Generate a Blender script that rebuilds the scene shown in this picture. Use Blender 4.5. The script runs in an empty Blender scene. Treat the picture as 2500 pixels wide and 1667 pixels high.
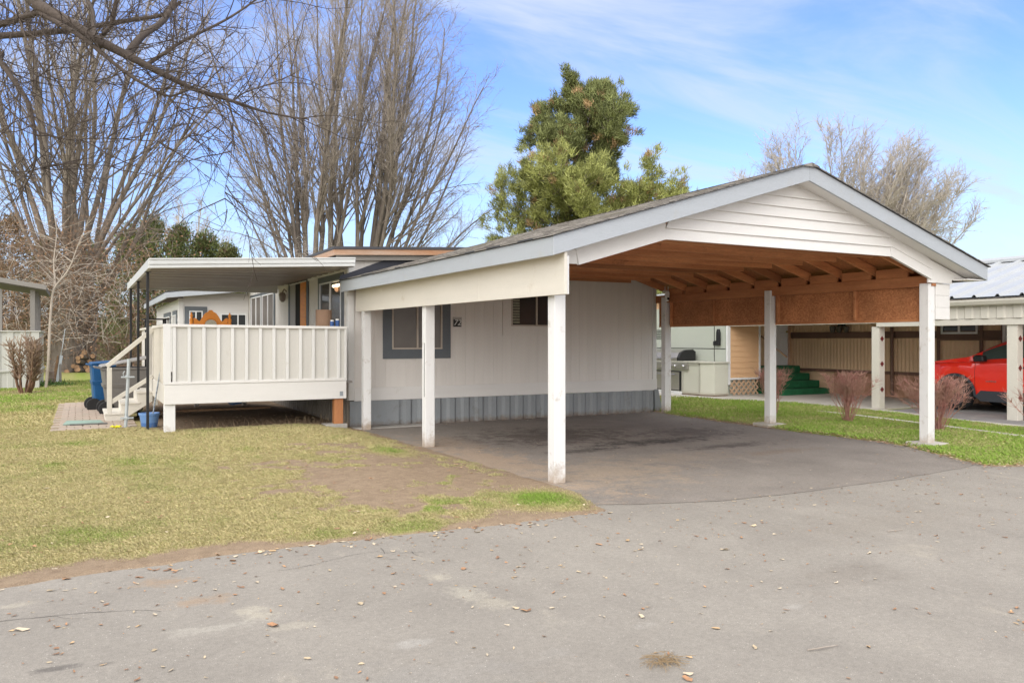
import bpy, math, random
import numpy as np
from mathutils import Vector, Matrix, noise as mnoise
R = math.radians
random.seed(7); rng = np.random.default_rng(7)
S = bpy.context.scene
COL = S.collection

# ------------------------------------------------------------------ camera
YAW = math.atan(1055/1950)
cam_d = bpy.data.cameras.new('camera'); cam = bpy.data.objects.new('camera', cam_d); COL.objects.link(cam)
cam.location = (0, 0, 1.6)
cam.rotation_euler = (R(90), 0, -YAW)
cam_d.sensor_width = 36; cam_d.lens = 1950/2500*36
cam_d.shift_y = -(833.5-829)/2500
cam_d.clip_end = 2000
S.camera = cam

# ------------------------------------------------------------------ light
SUN_EL, SUN_AZ = 22, 226          # azimuth measured from +Y clockwise
W = bpy.data.worlds.new("World"); S.world = W; W.use_nodes = True
nt = W.node_tree; N = nt.nodes; L = nt.links
for n in list(N): N.remove(n)
out = N.new('ShaderNodeOutputWorld'); bg = N.new('ShaderNodeBackground'); bg.inputs[1].default_value = 0.15
sky = N.new('ShaderNodeTexSky'); sky.sky_type = 'NISHITA'; sky.sun_disc = False
sky.sun_elevation = R(SUN_EL); sky.sun_rotation = R(SUN_AZ); sky.air_density = 1.0; sky.dust_density = 0.6; sky.ozone_density = 2.5
tc = N.new('ShaderNodeTexCoord'); sep = N.new('ShaderNodeSeparateXYZ'); L.new(tc.outputs['Generated'], sep.inputs[0])
def wm(op, a, b=None, c=None):
    m = N.new('ShaderNodeMath'); m.operation = op
    for i, v in enumerate((a, b, c)):
        if v is None: continue
        if isinstance(v, (int, float)): m.inputs[i].default_value = v
        else: L.new(v, m.inputs[i])
    return m.outputs[0]
zz = wm('ADD', wm('MAXIMUM', sep.outputs[2], 0.0), 0.12)
px = wm('DIVIDE', sep.outputs[0], zz); py = wm('DIVIDE', sep.outputs[1], zz)
cmb = N.new('ShaderNodeCombineXYZ'); L.new(px, cmb.inputs[0]); L.new(py, cmb.inputs[1])
mp = N.new('ShaderNodeMapping'); mp.inputs['Rotation'].default_value = (0, 0, R(28)); mp.inputs['Scale'].default_value = (0.42, 1.25, 1)
mp.inputs['Location'].default_value = (3.1, 1.7, 0)
L.new(cmb.outputs[0], mp.inputs[0])
nz = N.new('ShaderNodeTexNoise'); nz.inputs['Scale'].default_value = 1.3; nz.inputs['Detail'].default_value = 8; nz.inputs['Roughness'].default_value = 0.58; nz.inputs['Distortion'].default_value = 0.9
L.new(mp.outputs[0], nz.inputs[0])
cr = N.new('ShaderNodeMapRange'); cr.interpolation_type = 'SMOOTHSTEP'; L.new(nz.outputs[0], cr.inputs[0])
cr.inputs[1].default_value = 0.42; cr.inputs[2].default_value = 0.74; cr.inputs[3].default_value = 0.08; cr.inputs[4].default_value = 0.85
hs = N.new('ShaderNodeHueSaturation'); hs.inputs['Saturation'].default_value = 1.22; hs.inputs['Hue'].default_value = 0.514; L.new(sky.outputs[0], hs.inputs['Color'])
# bright cloud layer added overhead, out of view, to soften daylight and fill shade
veil_fill = N.new('ShaderNodeMapRange'); veil_fill.interpolation_type = 'SMOOTHSTEP'; L.new(sep.outputs[2], veil_fill.inputs[0])
veil_fill.inputs[1].default_value = 0.42; veil_fill.inputs[2].default_value = 0.75; veil_fill.inputs[3].default_value = 0; veil_fill.inputs[4].default_value = 0.8
hz = N.new('ShaderNodeMapRange'); hz.interpolation_type = 'SMOOTHSTEP'; L.new(sep.outputs[2], hz.inputs[0])
hz.inputs[1].default_value = 0.0; hz.inputs[2].default_value = 0.26; hz.inputs[3].default_value = 0.7; hz.inputs[4].default_value = 0.0
tint = N.new('ShaderNodeMix'); tint.data_type = 'RGBA'; tint.blend_type = 'MULTIPLY'; tint.inputs[0].default_value = 1; L.new(hs.outputs[0], tint.inputs[6]); tint.inputs[7].default_value = (.93, .875, 1.0, 1)
mx = N.new('ShaderNodeMix'); mx.data_type = 'RGBA'; L.new(cr.outputs[0], mx.inputs[0]); L.new(tint.outputs[2], mx.inputs[6]); mx.inputs[7].default_value = (2.9, 3.2, 3.8, 1)
mxh = N.new('ShaderNodeMix'); mxh.data_type = 'RGBA'; L.new(hz.outputs[0], mxh.inputs[0]); L.new(mx.outputs[2], mxh.inputs[6]); mxh.inputs[7].default_value = (2.15, 2.75, 3.6, 1)
mx2 = N.new('ShaderNodeMix'); mx2.data_type = 'RGBA'; L.new(veil_fill.outputs[0], mx2.inputs[0]); L.new(mxh.outputs[2], mx2.inputs[6]); mx2.inputs[7].default_value = (7.6, 7.4, 7.1, 1)
# bright cloud bank added unseen behind the viewer, round the sun, to lift shade
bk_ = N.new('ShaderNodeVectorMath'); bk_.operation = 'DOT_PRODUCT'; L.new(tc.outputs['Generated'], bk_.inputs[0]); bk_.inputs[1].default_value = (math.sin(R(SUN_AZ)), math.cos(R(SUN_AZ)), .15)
bank_fill = N.new('ShaderNodeMapRange'); bank_fill.interpolation_type = 'SMOOTHSTEP'; L.new(bk_.outputs['Value'], bank_fill.inputs[0])
bank_fill.inputs[1].default_value = -.25; bank_fill.inputs[2].default_value = .55; bank_fill.inputs[3].default_value = 0; bank_fill.inputs[4].default_value = .9
mx3 = N.new('ShaderNodeMix'); mx3.data_type = 'RGBA'; L.new(bank_fill.outputs[0], mx3.inputs[0]); L.new(mx2.outputs[2], mx3.inputs[6]); mx3.inputs[7].default_value = (10.2, 9.9, 9.5, 1)
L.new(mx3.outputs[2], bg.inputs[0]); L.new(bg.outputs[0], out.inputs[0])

sd = bpy.data.lights.new('sun', 'SUN'); sd.energy = 0.6; sd.angle = R(40); sd.color = (1.0, 0.955, 0.89)
sun = bpy.data.objects.new('sun', sd); COL.objects.link(sun)
az, el = R(SUN_AZ), R(SUN_EL)
dirv = Vector((math.sin(az)*math.cos(el), math.cos(az)*math.cos(el), math.sin(el)))
sun.rotation_euler = dirv.to_track_quat('Z', 'Y').to_euler(); sun.location = dirv*60
S.view_settings.view_transform = 'Standard'; S.view_settings.look = 'None'
S.view_settings.exposure = 0.85; S.view_settings.gamma = 1
S.render.engine = 'CYCLES'
S.cycles.max_bounces = 8; S.cycles.diffuse_bounces = 5; S.cycles.transparent_max_bounces = 8

# ------------------------------------------------------------------ materials
def lin(c):
    return tuple((x/12.92 if x <= .04045 else ((x+.055)/1.055)**2.4) for x in c)
def mat(name, c, rough=.7, var=.12, scale=3.0, bump=.15, bscale=40, stretch=(1, 1, 1), c2=None, metal=0, spec=.4, amt=None, detail=6, dirt=None, coat=0, attr=None, emit=None, splash=None, rand=0):
    """c, c2: linear albedo; blotchy variation between them, a fine-scale brightness variation and bump."""
    m = bpy.data.materials.new(name); m.use_nodes = True
    t = m.node_tree; n = t.nodes; l = t.links
    b = n['Principled BSDF']
    b.inputs['Roughness'].default_value = rough; b.inputs['Metallic'].default_value = metal
    b.inputs['Specular IOR Level'].default_value = spec
    if coat: b.inputs['Coat Weight'].default_value = coat; b.inputs['Coat Roughness'].default_value = .05
    tcn = n.new('ShaderNodeTexCoord'); mpn = n.new('ShaderNodeMapping'); mpn.inputs['Scale'].default_value = stretch
    l.new(tcn.outputs['Object'], mpn.inputs[0])
    n1 = n.new('ShaderNodeTexNoise'); n1.inputs['Scale'].default_value = scale; n1.inputs['Detail'].default_value = detail; n1.inputs['Roughness'].default_value = .6
    l.new(mpn.outputs[0], n1.inputs[0])
    n2 = n.new('ShaderNodeTexNoise'); n2.inputs['Scale'].default_value = bscale; n2.inputs['Detail'].default_value = 4
    l.new(mpn.outputs[0], n2.inputs[0])
    mixc = n.new('ShaderNodeMix'); mixc.data_type = 'RGBA'
    rmp = n.new('ShaderNodeMapRange'); rmp.inputs[1].default_value = .32; rmp.inputs[2].default_value = .68
    l.new(n1.outputs[0], rmp.inputs[0]); l.new(rmp.outputs[0], mixc.inputs[0])
    c2 = c2 or tuple(x*(1-var) for x in c)
    mixc.inputs[6].default_value = (*c, 1); mixc.inputs[7].default_value = (*c2, 1)
    src = mixc.outputs[2]
    if attr:
        a = n.new('ShaderNodeAttribute'); a.attribute_name = attr
        mm = n.new('ShaderNodeMix'); mm.data_type = 'RGBA'; mm.blend_type = 'MULTIPLY'; mm.inputs[0].default_value = 1
        l.new(a.outputs['Color'], mm.inputs[6]); l.new(src, mm.inputs[7]); src = mm.outputs[2]
    m3 = n.new('ShaderNodeMapRange'); l.new(n2.outputs[0], m3.inputs[0])
    m3.inputs[1].default_value = .3; m3.inputs[2].default_value = .7
    a_ = var*.6 if amt is None else amt
    m3.inputs[3].default_value = 1-a_; m3.inputs[4].default_value = 1+a_*.5
    mm2 = n.new('ShaderNodeMix'); mm2.data_type = 'RGBA'; mm2.blend_type = 'MULTIPLY'; mm2.inputs[0].default_value = 1
    l.new(src, mm2.inputs[6]); l.new(m3.outputs[0], mm2.inputs[7]); src = mm2.outputs[2]
    if dirt:   # (colour, low, high): scuffs of dirt with a shape of their own
        n4 = n.new('ShaderNodeTexNoise'); n4.inputs['Scale'].default_value = dirt[3] if len(dirt) > 3 else 2.2; n4.inputs['Detail'].default_value = 10; n4.inputs['Roughness'].default_value = .72
        l.new(tcn.outputs['Object'], n4.inputs[0])
        r4 = n.new('ShaderNodeMapRange'); r4.inputs[1].default_value = dirt[1]; r4.inputs[2].default_value = dirt[2]; l.new(n4.outputs[0], r4.inputs[0])
        mm4 = n.new('ShaderNodeMix'); mm4.data_type = 'RGBA'; l.new(r4.outputs[0], mm4.inputs[0]); l.new(src, mm4.inputs[6]); mm4.inputs[7].default_value = (*dirt[0], 1); src = mm4.outputs[2]
    if rand:     # each board its own tone
        oi = n.new('ShaderNodeObjectInfo'); ro = n.new('ShaderNodeMapRange'); ro.inputs[3].default_value = 1-rand; ro.inputs[4].default_value = 1+rand; l.new(oi.outputs['Random'], ro.inputs[0])
        mr_ = n.new('ShaderNodeMix'); mr_.data_type = 'RGBA'; mr_.blend_type = 'MULTIPLY'; mr_.inputs[0].default_value = 1; l.new(src, mr_.inputs[6]); l.new(ro.outputs[0], mr_.inputs[7]); src = mr_.outputs[2]
    if splash:   # soil splashed up the foot, ragged
        sz = n.new('ShaderNodeSeparateXYZ'); l.new(tcn.outputs['Object'], sz.inputs[0])
        n5 = n.new('ShaderNodeTexNoise'); n5.inputs['Scale'].default_value = 9; n5.inputs['Detail'].default_value = 8; n5.inputs['Roughness'].default_value = .75; l.new(tcn.outputs['Object'], n5.inputs[0])
        m5 = n.new('ShaderNodeMath'); m5.operation = 'MULTIPLY_ADD'; m5.inputs[1].default_value = -splash[1]*1.6; l.new(n5.outputs[0], m5.inputs[0]); l.new(sz.outputs[2], m5.inputs[2])
        r5 = n.new('ShaderNodeMapRange'); r5.inputs[1].default_value = -splash[1]*.75; r5.inputs[2].default_value = -splash[1]*.15; r5.inputs[3].default_value = .85; r5.inputs[4].default_value = 0; l.new(m5.outputs[0], r5.inputs[0])
        mm5 = n.new('ShaderNodeMix'); mm5.data_type = 'RGBA'; l.new(r5.outputs[0], mm5.inputs[0]); l.new(src, mm5.inputs[6]); mm5.inputs[7].default_value = (*splash[0], 1); src = mm5.outputs[2]
    l.new(src, b.inputs['Base Color'])
    if bump:
        bp = n.new('ShaderNodeBump'); bp.inputs['Strength'].default_value = bump; bp.inputs['Distance'].default_value = .01
        l.new(n2.outputs[0], bp.inputs['Height']); l.new(bp.outputs[0], b.inputs['Normal'])
    if emit:
        b.inputs['Emission Color'].default_value = (*emit[0], 1); b.inputs['Emission Strength'].default_value = emit[1]
    return m
M = {}
M['white'] = mat('white_paint', (.71, .705, .69), .6, .07, 1.2, .5, 60, (6, 6, .6), dirt=((.40, .35, .28), .60, .80))
M['white_h'] = mat('white_board_paint', (.71, .695, .675), .6, .06, 1.2, .45, 60, (.6, .6, 6), dirt=((.45, .40, .33), .62, .85))
M['post'] = mat('white_post_paint', (.735, .735, .73), .6, .06, 1.2, .5, 50, (6, 6, .5), dirt=((.34, .27, .20), .575, .76, 3.5), splash=((.36, .27, .19), .35))
M['wall'] = mat('wall_paint', (.72, .69, .655), .65, .06, .8, .5, 45, (8, 8, .5))
M['cream'] = mat('cream_paint', (.66, .625, .555), .65, .07, 1.5, .4, 50, (.6, .6, 5), dirt=((.42, .35, .26), .60, .85))
M['fascia'] = mat('pale_blue_grey_paint', (.40, .43, .465), .6, .07, 1.2, .5, 50, (.5, .5, 5), dirt=((.38, .38, .37), .58, .8, 3))
M['blue_grey'] = mat('blue_grey_paint', (.125, .142, .16), .6, .12, 1.5, .3, 50)
M['skirt'] = mat('skirting_paint', (.25, .27, .285), .5, .12, 1.4, .15, 40, (3, 3, .6), dirt=((.15, .14, .125), .56, .8, 3), splash=((.16, .12, .09), .18))
M['navy'] = mat('dark_flashing', (.035, .038, .055), .5, .2, 2, .1)
M['awning'] = mat('awning_metal', (.62, .635, .63), .35, .05, 2, .05, 30, spec=.5, dirt=((.45, .42, .36), .62, .85))
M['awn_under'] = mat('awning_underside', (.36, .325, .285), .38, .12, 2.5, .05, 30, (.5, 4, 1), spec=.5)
M['black'] = mat('black_metal', (.018, .018, .02), .45, .3, 4, .1)
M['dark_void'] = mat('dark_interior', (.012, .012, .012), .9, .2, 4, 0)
M['wood_red'] = mat('stained_framing_wood', (.60, .265, .115), .65, .3, 1.5, .3, 30, (6, .6, 6), c2=(.40, .155, .065), dirt=((.16, .055, .025), .62, .74, 1.5), rand=.2)
M['wood_redx'] = mat('stained_tie_wood', (.68, .32, .145), .65, .3, 1.5, .3, 30, (.6, 6, 6), c2=(.44, .175, .075), dirt=((.16, .055, .025), .62, .74, 1.5), rand=.32)
M['wood_orange'] = mat('raw_cedar_wood', (.48, .21, .085), .6, .25, 2, .3, 30, (6, 6, .6), c2=(.38, .15, .06))
M['wood_orange_h'] = mat('raw_cedar_board', (.40, .20, .10), .6, .25, 1.2, .3, 30, (.6, .6, 6), c2=(.46, .36, .28))
M['varnish'] = mat('varnished_oak', (.78, .27, .03), .45, .2, 3, .1, 30, (1, 1, 6), spec=.25, coat=.08)
M['concrete'] = mat('concrete', (.42, .40, .37), .85, .18, 2, .3, 60, dirt=((.25, .22, .18), .55, .75))
M['concrete_l'] = mat('pale_concrete', (.50, .47, .42), .85, .15, 1.2, .3, 60, dirt=((.30, .27, .23), .55, .72))
M['bark'] = mat('grey_brown_bark', (.26, .222, .19), .9, .35, 1.6, .9, 22, (4, 4, .5), c2=(.125, .105, .09))
M['twig'] = mat('twig_bark', (.42, .365, .315), .9, .3, 1.2, 0, 20, c2=(.29, .25, .215))
M['twig_dark'] = mat('dark_limb_bark', (.10, .078, .065), .9, .35, 1.6, .5, 30, c2=(.06, .048, .04))
M['twig_pale'] = mat('pale_twig_bark', (.58, .52, .46), .9, .25, 1, 0, 20)
M['twig_brown'] = mat('brown_tangle_bark', (.34, .24, .17), .9, .35, .8, 0, 20, c2=(.22, .155, .115))
M['twig_red'] = mat('red_twig_bark', (.46, .20, .18), .8, .3, 3, 0, 20, c2=(.42, .28, .20))
M['stump'] = mat('pruned_shrub_bark', (.20, .11, .07), .85, .35, 6, .4, 40)
M['leaf'] = mat('leaf_surface', (1, 1, 1), .75, .1, 5, 0, 20, attr='Col')
M['bin_blue'] = mat('blue_bin_plastic', (.010, .085, .23), .45, .15, 3, .05)
M['bin_grey'] = mat('grey_bin_plastic', (.17, .16, .15), .5, .15, 3, .05)
M['bin_lid'] = mat('grey_lid_plastic', (.32, .31, .30), .5, .15, 3, .05)
M['rubber'] = mat('black_rubber', (.02, .02, .021), .75, .2, 6, .1)
M['galv'] = mat('galvanised_steel', (.46, .50, .52), .45, .12, 4, .1, metal=.3)
M['bucket'] = mat('pale_blue_plastic', (.17, .32, .62), .4, .1, 3, .03)
M['cardboard'] = mat('brown_cardboard', (.33, .21, .14), .8, .1, 3, .05)
M['blue_can'] = mat('blue_label_plastic', (.03, .09, .28), .35, .15, 6, 0)
M['white_plastic'] = mat('white_plastic', (.75, .75, .73), .4, .05, 3, 0)
M['teal_mat'] = mat('worn_teal_carpet', (.32, .44, .38), .95, .25, 5, .5, 200)
M['grey_mat'] = mat('worn_grey_rubber', (.15, .15, .14), .9, .25, 5, .3, 100)
M['green_carpet'] = mat('green_turf_carpet', (.018, .15, .06), .95, .3, 6, .6, 200)
M['peach'] = mat('peach_siding_paint', (.74, .47, .27), .6, .05, 1.5, .15, 60)
M['tan'] = mat('tan_corrugated_paint', (.80, .57, .365), .5, .08, 1.5, .08, 60)
M['brown'] = mat('brown_trim_paint', (.19, .11, .08), .55, .15, 2, .15, 60)
M['brown_skirt'] = mat('brown_skirting_paint', (.44, .25, .155), .55, .12, 2, .15, 60)
M['beige_metal'] = mat('beige_carport_metal', (.60, .575, .51), .45, .07, 1.5, .06, 40, dirt=((.40, .36, .30), .6, .82))
M['metal_roof'] = mat('pale_metal_roof', (.42, .44, .46), .4, .1, 1.5, .05, 40, metal=.15, dirt=((.34, .34, .34), .55, .8))
M['lattice'] = mat('beige_lattice_paint', (.62, .43, .29), .6, .08, 4, .1)
M['shed_panel'] = mat('pale_grey_green_panel', (.46, .49, .43), .45, .05, 1, .03)
M['island'] = mat('off_white_stucco', (.60, .60, .52), .7, .05, 2, .25, 80)
M['steel'] = mat('brushed_steel', (.42, .40, .38), .32, .1, 3, .04, 60, (.3, 6, 6), metal=.7)
M['red_paint'] = mat('glossy_red_paint', (.88, .03, .015), .28, .03, 1, 0, coat=1, spec=.5)
M['clad'] = mat('dark_cladding_plastic', (.045, .05, .06), .6, .1, 5, .05)
M['chrome'] = mat('chrome', (.6, .6, .62), .15, .05, 5, 0, metal=1)
M['white_trim'] = mat('white_trim_paint', (.78, .79, .80), .5, .05, 2, .1)
M['maroon'] = mat('maroon_tile', (.16, .03, .03), .4, .2, 30, .1)
M['lamp_glass'] = mat('lamp_glass', (.12, .10, .08), .15, .2, 8, 0)
M['grey_deck'] = mat('grey_green_paint', (.47, .47, .44), .6, .06, 1.5, .1, dirt=((.3, .3, .27), .6, .85))
M['grey_frame'] = mat('taupe_paint', (.23, .215, .20), .6, .1, 1.5, .1)
M['log'] = mat('cut_log_wood', (.36, .22, .12), .85, .3, 4, .4, c2=(.22, .14, .09))
M['yellow'] = mat('yellow_plastic', (.75, .68, .02), .5, .1, 8, 0)
M['glow'] = mat('lit_bulb', (1, .85, .6), .5, 0, 1, 0, emit=((1, .80, .50), 2.2))
M['brick'] = mat('grey_red_brick', (.30, .23, .20), .9, .25, 6, .4)
M['ivy'] = mat('leaf_ground', (.10, .14, .05), .8, .3, 8, 0)
def glass_mat(name, c=(.02, .022, .024), rough=.06):
    m = bpy.data.materials.new(name); m.use_nodes = True; b = m.node_tree.nodes['Principled BSDF']
    t = m.node_tree; n = t.nodes; l = t.links
    w = n.new('ShaderNodeTexNoise'); w.inputs['Scale'].default_value = 2.5
    cc = n.new('ShaderNodeTexCoord'); l.new(cc.outputs['Object'], w.inputs[0])
    mi = n.new('ShaderNodeMix'); mi.data_type = 'RGBA'; l.new(w.outputs[0], mi.inputs[0]); mi.inputs[6].default_value = (*c, 1); mi.inputs[7].default_value = (*[x*2.2 for x in c], 1)
    l.new(mi.outputs[2], b.inputs['Base Color'])
    bp = n.new('ShaderNodeBump'); bp.inputs['Strength'].default_value = .03; l.new(w.outputs[0], bp.inputs['Height']); l.new(bp.outputs[0], b.inputs['Normal'])
    b.inputs['Roughness'].default_value = rough; b.inputs['Specular IOR Level'].default_value = .6
    return m
M['glass'] = glass_mat('window_glass')
M['glass_brown'] = glass_mat('screened_window_glass', (.07, .06, .052), .35)
M['car_glass'] = glass_mat('car_window_glass', (.035, .05, .045), .04)

def osb_mat():
    m = bpy.data.materials.new('osb_panel'); m.use_nodes = True; t = m.node_tree; n = t.nodes; l = t.links; b = n['Principled BSDF']
    tcn = n.new('ShaderNodeTexCoord'); mpn = n.new('ShaderNodeMapping'); mpn.inputs['Scale'].default_value = (1.6, 1, 1.0); mpn.inputs['Rotation'].default_value = (.4, .5, .7)
    l.new(tcn.outputs['Object'], mpn.inputs[0])
    nn = n.new('ShaderNodeTexNoise'); nn.inputs['Scale'].default_value = 3; l.new(mpn.outputs[0], nn.inputs[0])
    va = n.new('ShaderNodeMix'); va.data_type = 'VECTOR'; va.inputs[0].default_value = .12; l.new(mpn.outputs[0], va.inputs[4]); l.new(nn.outputs['Color'], va.inputs[5])
    v = n.new('ShaderNodeTexVoronoi'); v.inputs['Scale'].default_value = 55; l.new(va.outputs[1], v.inputs[0])
    r = n.new('ShaderNodeValToRGB'); l.new(v.outputs['Color'], r.inputs[0])
    e = r.color_ramp.elements; e[0].color = (.33, .125, .05, 1); e[1].color = (.54, .235, .10, 1); e[0].position = .15; e[1].position = .95
    n2 = n.new('ShaderNodeTexNoise'); n2.inputs['Scale'].default_value = 2.0; n2.inputs['Detail'].default_value = 5; l.new(tcn.outputs['Object'], n2.inputs[0])
    mr = n.new('ShaderNodeMapRange'); l.new(n2.outputs[0], mr.inputs[0]); mr.inputs[1].default_value = .3; mr.inputs[2].default_value = .7; mr.inputs[3].default_value = .75; mr.inputs[4].default_value = 1.15
    mm = n.new('ShaderNodeMix'); mm.data_type = 'RGBA'; mm.blend_type = 'MULTIPLY'; mm.inputs[0].default_value = 1
    l.new(r.outputs[0], mm.inputs[6]); l.new(mr.outputs[0], mm.inputs[7]); l.new(mm.outputs[2], b.inputs['Base Color']); b.inputs['Roughness'].default_value = .7
    return m
M['osb'] = osb_mat()

def shingle_mat():
    m = bpy.data.materials.new('asphalt_shingles'); m.use_nodes = True; t = m.node_tree; n = t.nodes; l = t.links; b = n['Principled BSDF']
    tcn = n.new('ShaderNodeTexCoord'); mpn = n.new('ShaderNodeMapping'); mpn.inputs['Scale'].default_value = (7, 1.6, 7)
    l.new(tcn.outputs['Object'], mpn.inputs[0])
    v = n.new('ShaderNodeTexVoronoi'); v.inputs['Scale'].default_value = 2.2; v.distance = 'CHEBYCHEV'; l.new(mpn.outputs[0], v.inputs[0])
    n2 = n.new('ShaderNodeTexNoise'); n2.inputs['Scale'].default_value = 90; n2.inputs['Detail'].default_value = 3; l.new(tcn.outputs['Object'], n2.inputs[0])
    n3 = n.new('ShaderNodeTexNoise'); n3.inputs['Scale'].default_value = 1.3; n3.inputs['Detail'].default_value = 6; l.new(tcn.outputs['Object'], n3.inputs[0])
    ms = n.new('ShaderNodeMath'); ms.operation = 'MULTIPLY_ADD'; ms.inputs[1].default_value = .45; sx = n.new('ShaderNodeSeparateXYZ'); l.new(v.outputs['Color'], sx.inputs[0]); l.new(sx.outputs[0], ms.inputs[0])
    ms2 = n.new('ShaderNodeMath'); ms2.operation = 'MULTIPLY_ADD'; ms2.inputs[1].default_value = .5; l.new(n2.outputs[0], ms2.inputs[0])
    l.new(ms2.outputs[0], ms.inputs[2]); ms2.inputs[2].default_value = -.05
    r = n.new('ShaderNodeValToRGB'); l.new(ms.outputs[0], r.inputs[0]); e = r.color_ramp.elements
    e[0].position = .1; e[0].color = (.07, .062, .055, 1); e[1].position = .75; e[1].color = (.34, .315, .285, 1)
    mm = n.new('ShaderNodeMix'); mm.data_type = 'RGBA'; mr = n.new('ShaderNodeMapRange'); l.new(n3.outputs[0], mr.inputs[0]); mr.inputs[1].default_value = .56; mr.inputs[2].default_value = .7; mr.inputs[4].default_value = .6
    l.new(mr.outputs[0], mm.inputs[0]); l.new(r.outputs[0], mm.inputs[6]); mm.inputs[7].default_value = (.13, .12, .07, 1)
    l.new(mm.outputs[2], b.inputs['Base Color']); b.inputs['Roughness'].default_value = .95
    bp = n.new('ShaderNodeBump'); bp.inputs['Strength'].default_value = .6; bp.inputs['Distance'].default_value = .01; l.new(ms.outputs[0], bp.inputs['Height']); l.new(bp.outputs[0], b.inputs['Normal'])
    return m
M['shingle'] = shingle_mat()

# ------------------------------------------------------------------ mesh helpers
class MB:
    def __init__(s): s.v = []; s.f = []
    def add(s, vs, fs):
        o = len(s.v); s.v += [tuple(p) for p in vs]; s.f += [tuple(i+o for i in f) for f in fs]; return s
    def box(s, x0, x1, y0, y1, z0, z1):
        if x0 > x1: x0, x1 = x1, x0
        if y0 > y1: y0, y1 = y1, y0
        if z0 > z1: z0, z1 = z1, z0
        return s.add([(x0,y0,z0),(x1,y0,z0),(x1,y1,z0),(x0,y1,z0),(x0,y0,z1),(x1,y0,z1),(x1,y1,z1),(x0,y1,z1)],
                     [(0,3,2,1),(4,5,6,7),(0,1,5,4),(1,2,6,5),(2,3,7,6),(3,0,4,7)])
    def bar(s, p0, p1, w, h, up=(0, 0, 1), top=False):
        """box from p0 to p1, w wide across, h tall (centred; top=True hangs it below the line)"""
        p0 = Vector(p0); p1 = Vector(p1); d = (p1-p0).normalized(); u = Vector(up)
        sd_ = d.cross(u).normalized(); u = sd_.cross(d).normalized()
        a = sd_*w/2; lo = -u*h if top else -u*h/2; hi = Vector() if top else u*h/2
        q = [p0-a+lo, p0+a+lo, p1+a+lo, p1-a+lo, p0-a+hi, p0+a+hi, p1+a+hi, p1-a+hi]
        return s.add(q, [(0,3,2,1),(4,5,6,7),(0,1,5,4),(1,2,6,5),(2,3,7,6),(3,0,4,7)])
    def prism(s, poly, axis, a0, a1):
        """extrude a 2D polygon along axis: 'x' poly=(y,z), 'y' poly=(x,z), 'z' poly=(x,y)"""
        n_ = len(poly)
        def P(p, a): return {'x': (a, p[0], p[1]), 'y': (p[0], a, p[1]), 'z': (p[0], p[1], a)}[axis]
        vs = [P(p, a0) for p in poly]+[P(p, a1) for p in poly]
        fs = [tuple(range(n_))[::-1], tuple(range(n_, 2*n_))]+[(i, (i+1) % n_, n_+(i+1) % n_, n_+i) for i in range(n_)]
        return s.add(vs, fs)
    def tube(s, pts, rad, k=8, cap=True):
        pts = [Vector(p) for p in pts]; n_ = len(pts)
        if not hasattr(rad, '__len__'): rad = [rad]*n_
        vs = []; ref = None
        for i, p in enumerate(pts):
            d = (pts[min(i+1, n_-1)]-pts[max(i-1, 0)])
            d = d.normalized() if d.length > 1e-9 else Vector((0, 0, 1))
            if ref is None: ref = Vector((1, 0, 0)) if abs(d.x) < .8 else Vector((0, 1, 0))
            a = (ref-d*ref.dot(d)).normalized(); ref = a; b_ = d.cross(a)
            for j in range(k):
                t_ = 2*math.pi*j/k; vs.append(p+(a*math.cos(t_)+b_*math.sin(t_))*rad[i])
        fs = [(i*k+j, i*k+(j+1) % k, (i+1)*k+(j+1) % k, (i+1)*k+j) for i in range(n_-1) for j in range(k)]
        if cap: fs += [tuple(range(k))[::-1], tuple(range((n_-1)*k, n_*k))]
        return s.add(vs, fs)
    def lathe(s, c, prof, k=16, axis='z'):
        vs = []
        for r_, h_ in prof:
            for j in range(k):
                t_ = 2*math.pi*j/k; a, b_ = r_*math.cos(t_), r_*math.sin(t_)
                o = {'z': (a, b_, h_), 'x': (h_, a, b_), 'y': (a, h_, b_)}[axis]
                vs.append((c[0]+o[0], c[1]+o[1], c[2]+o[2]))
        n_ = len(prof)
        fs = [(i*k+j, i*k+(j+1) % k, (i+1)*k+(j+1) % k, (i+1)*k+j) for i in range(n_-1) for j in range(k)]
        fs += [tuple(range(k))[::-1], tuple(range((n_-1)*k, n_*k))]
        return s.add(vs, fs)
    def build(s, name, m, parent=None, bevel=0, smooth=False, loc=None):
        me = bpy.data.meshes.new(name)
        o0 = Vector(parent.matrix_basis.translation) if parent else Vector(loc or (0, 0, 0))
        if parent and parent.parent: o0 = o0+Vector(parent.parent.matrix_basis.translation)
        me.from_pydata([tuple(Vector(p)-o0) for p in s.v], [], s.f); me.update()
        me.materials.append(m if not isinstance(m, str) else M[m])
        if smooth: me.polygons.foreach_set('use_smooth', [True]*len(me.polygons))
        o = bpy.data.objects.new(name, me); COL.objects.link(o)
        if parent: o.parent = parent
        elif loc: o.location = loc
        if bevel:
            b = o.modifiers.new('bevel', 'BEVEL'); b.width = bevel; b.segments = 1; b.limit_method = 'ANGLE'; b.angle_limit = R(40)
        return o
def tag(o, label=None, cat=None, group=None, kind=None):
    if label: o['label'] = label
    if cat: o['category'] = cat
    if group: o['group'] = group
    if kind: o['kind'] = kind
    return o
def thing(name, label, cat, loc=(0, 0, 0), group=None):
    o = bpy.data.objects.new(name, None); COL.objects.link(o); o.location = loc; o.empty_display_size = .2
    return tag(o, label, cat, group)
def box_part(name, m, parent, *b, bevel=.004): return MB().box(*b).build(name, m, parent, bevel=bevel)
def copy_tree(o, parent=None):
    c = o.copy(); COL.objects.link(c); c.parent = parent
    for ch in list(o.children): copy_tree(ch, c)
    return c
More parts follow.
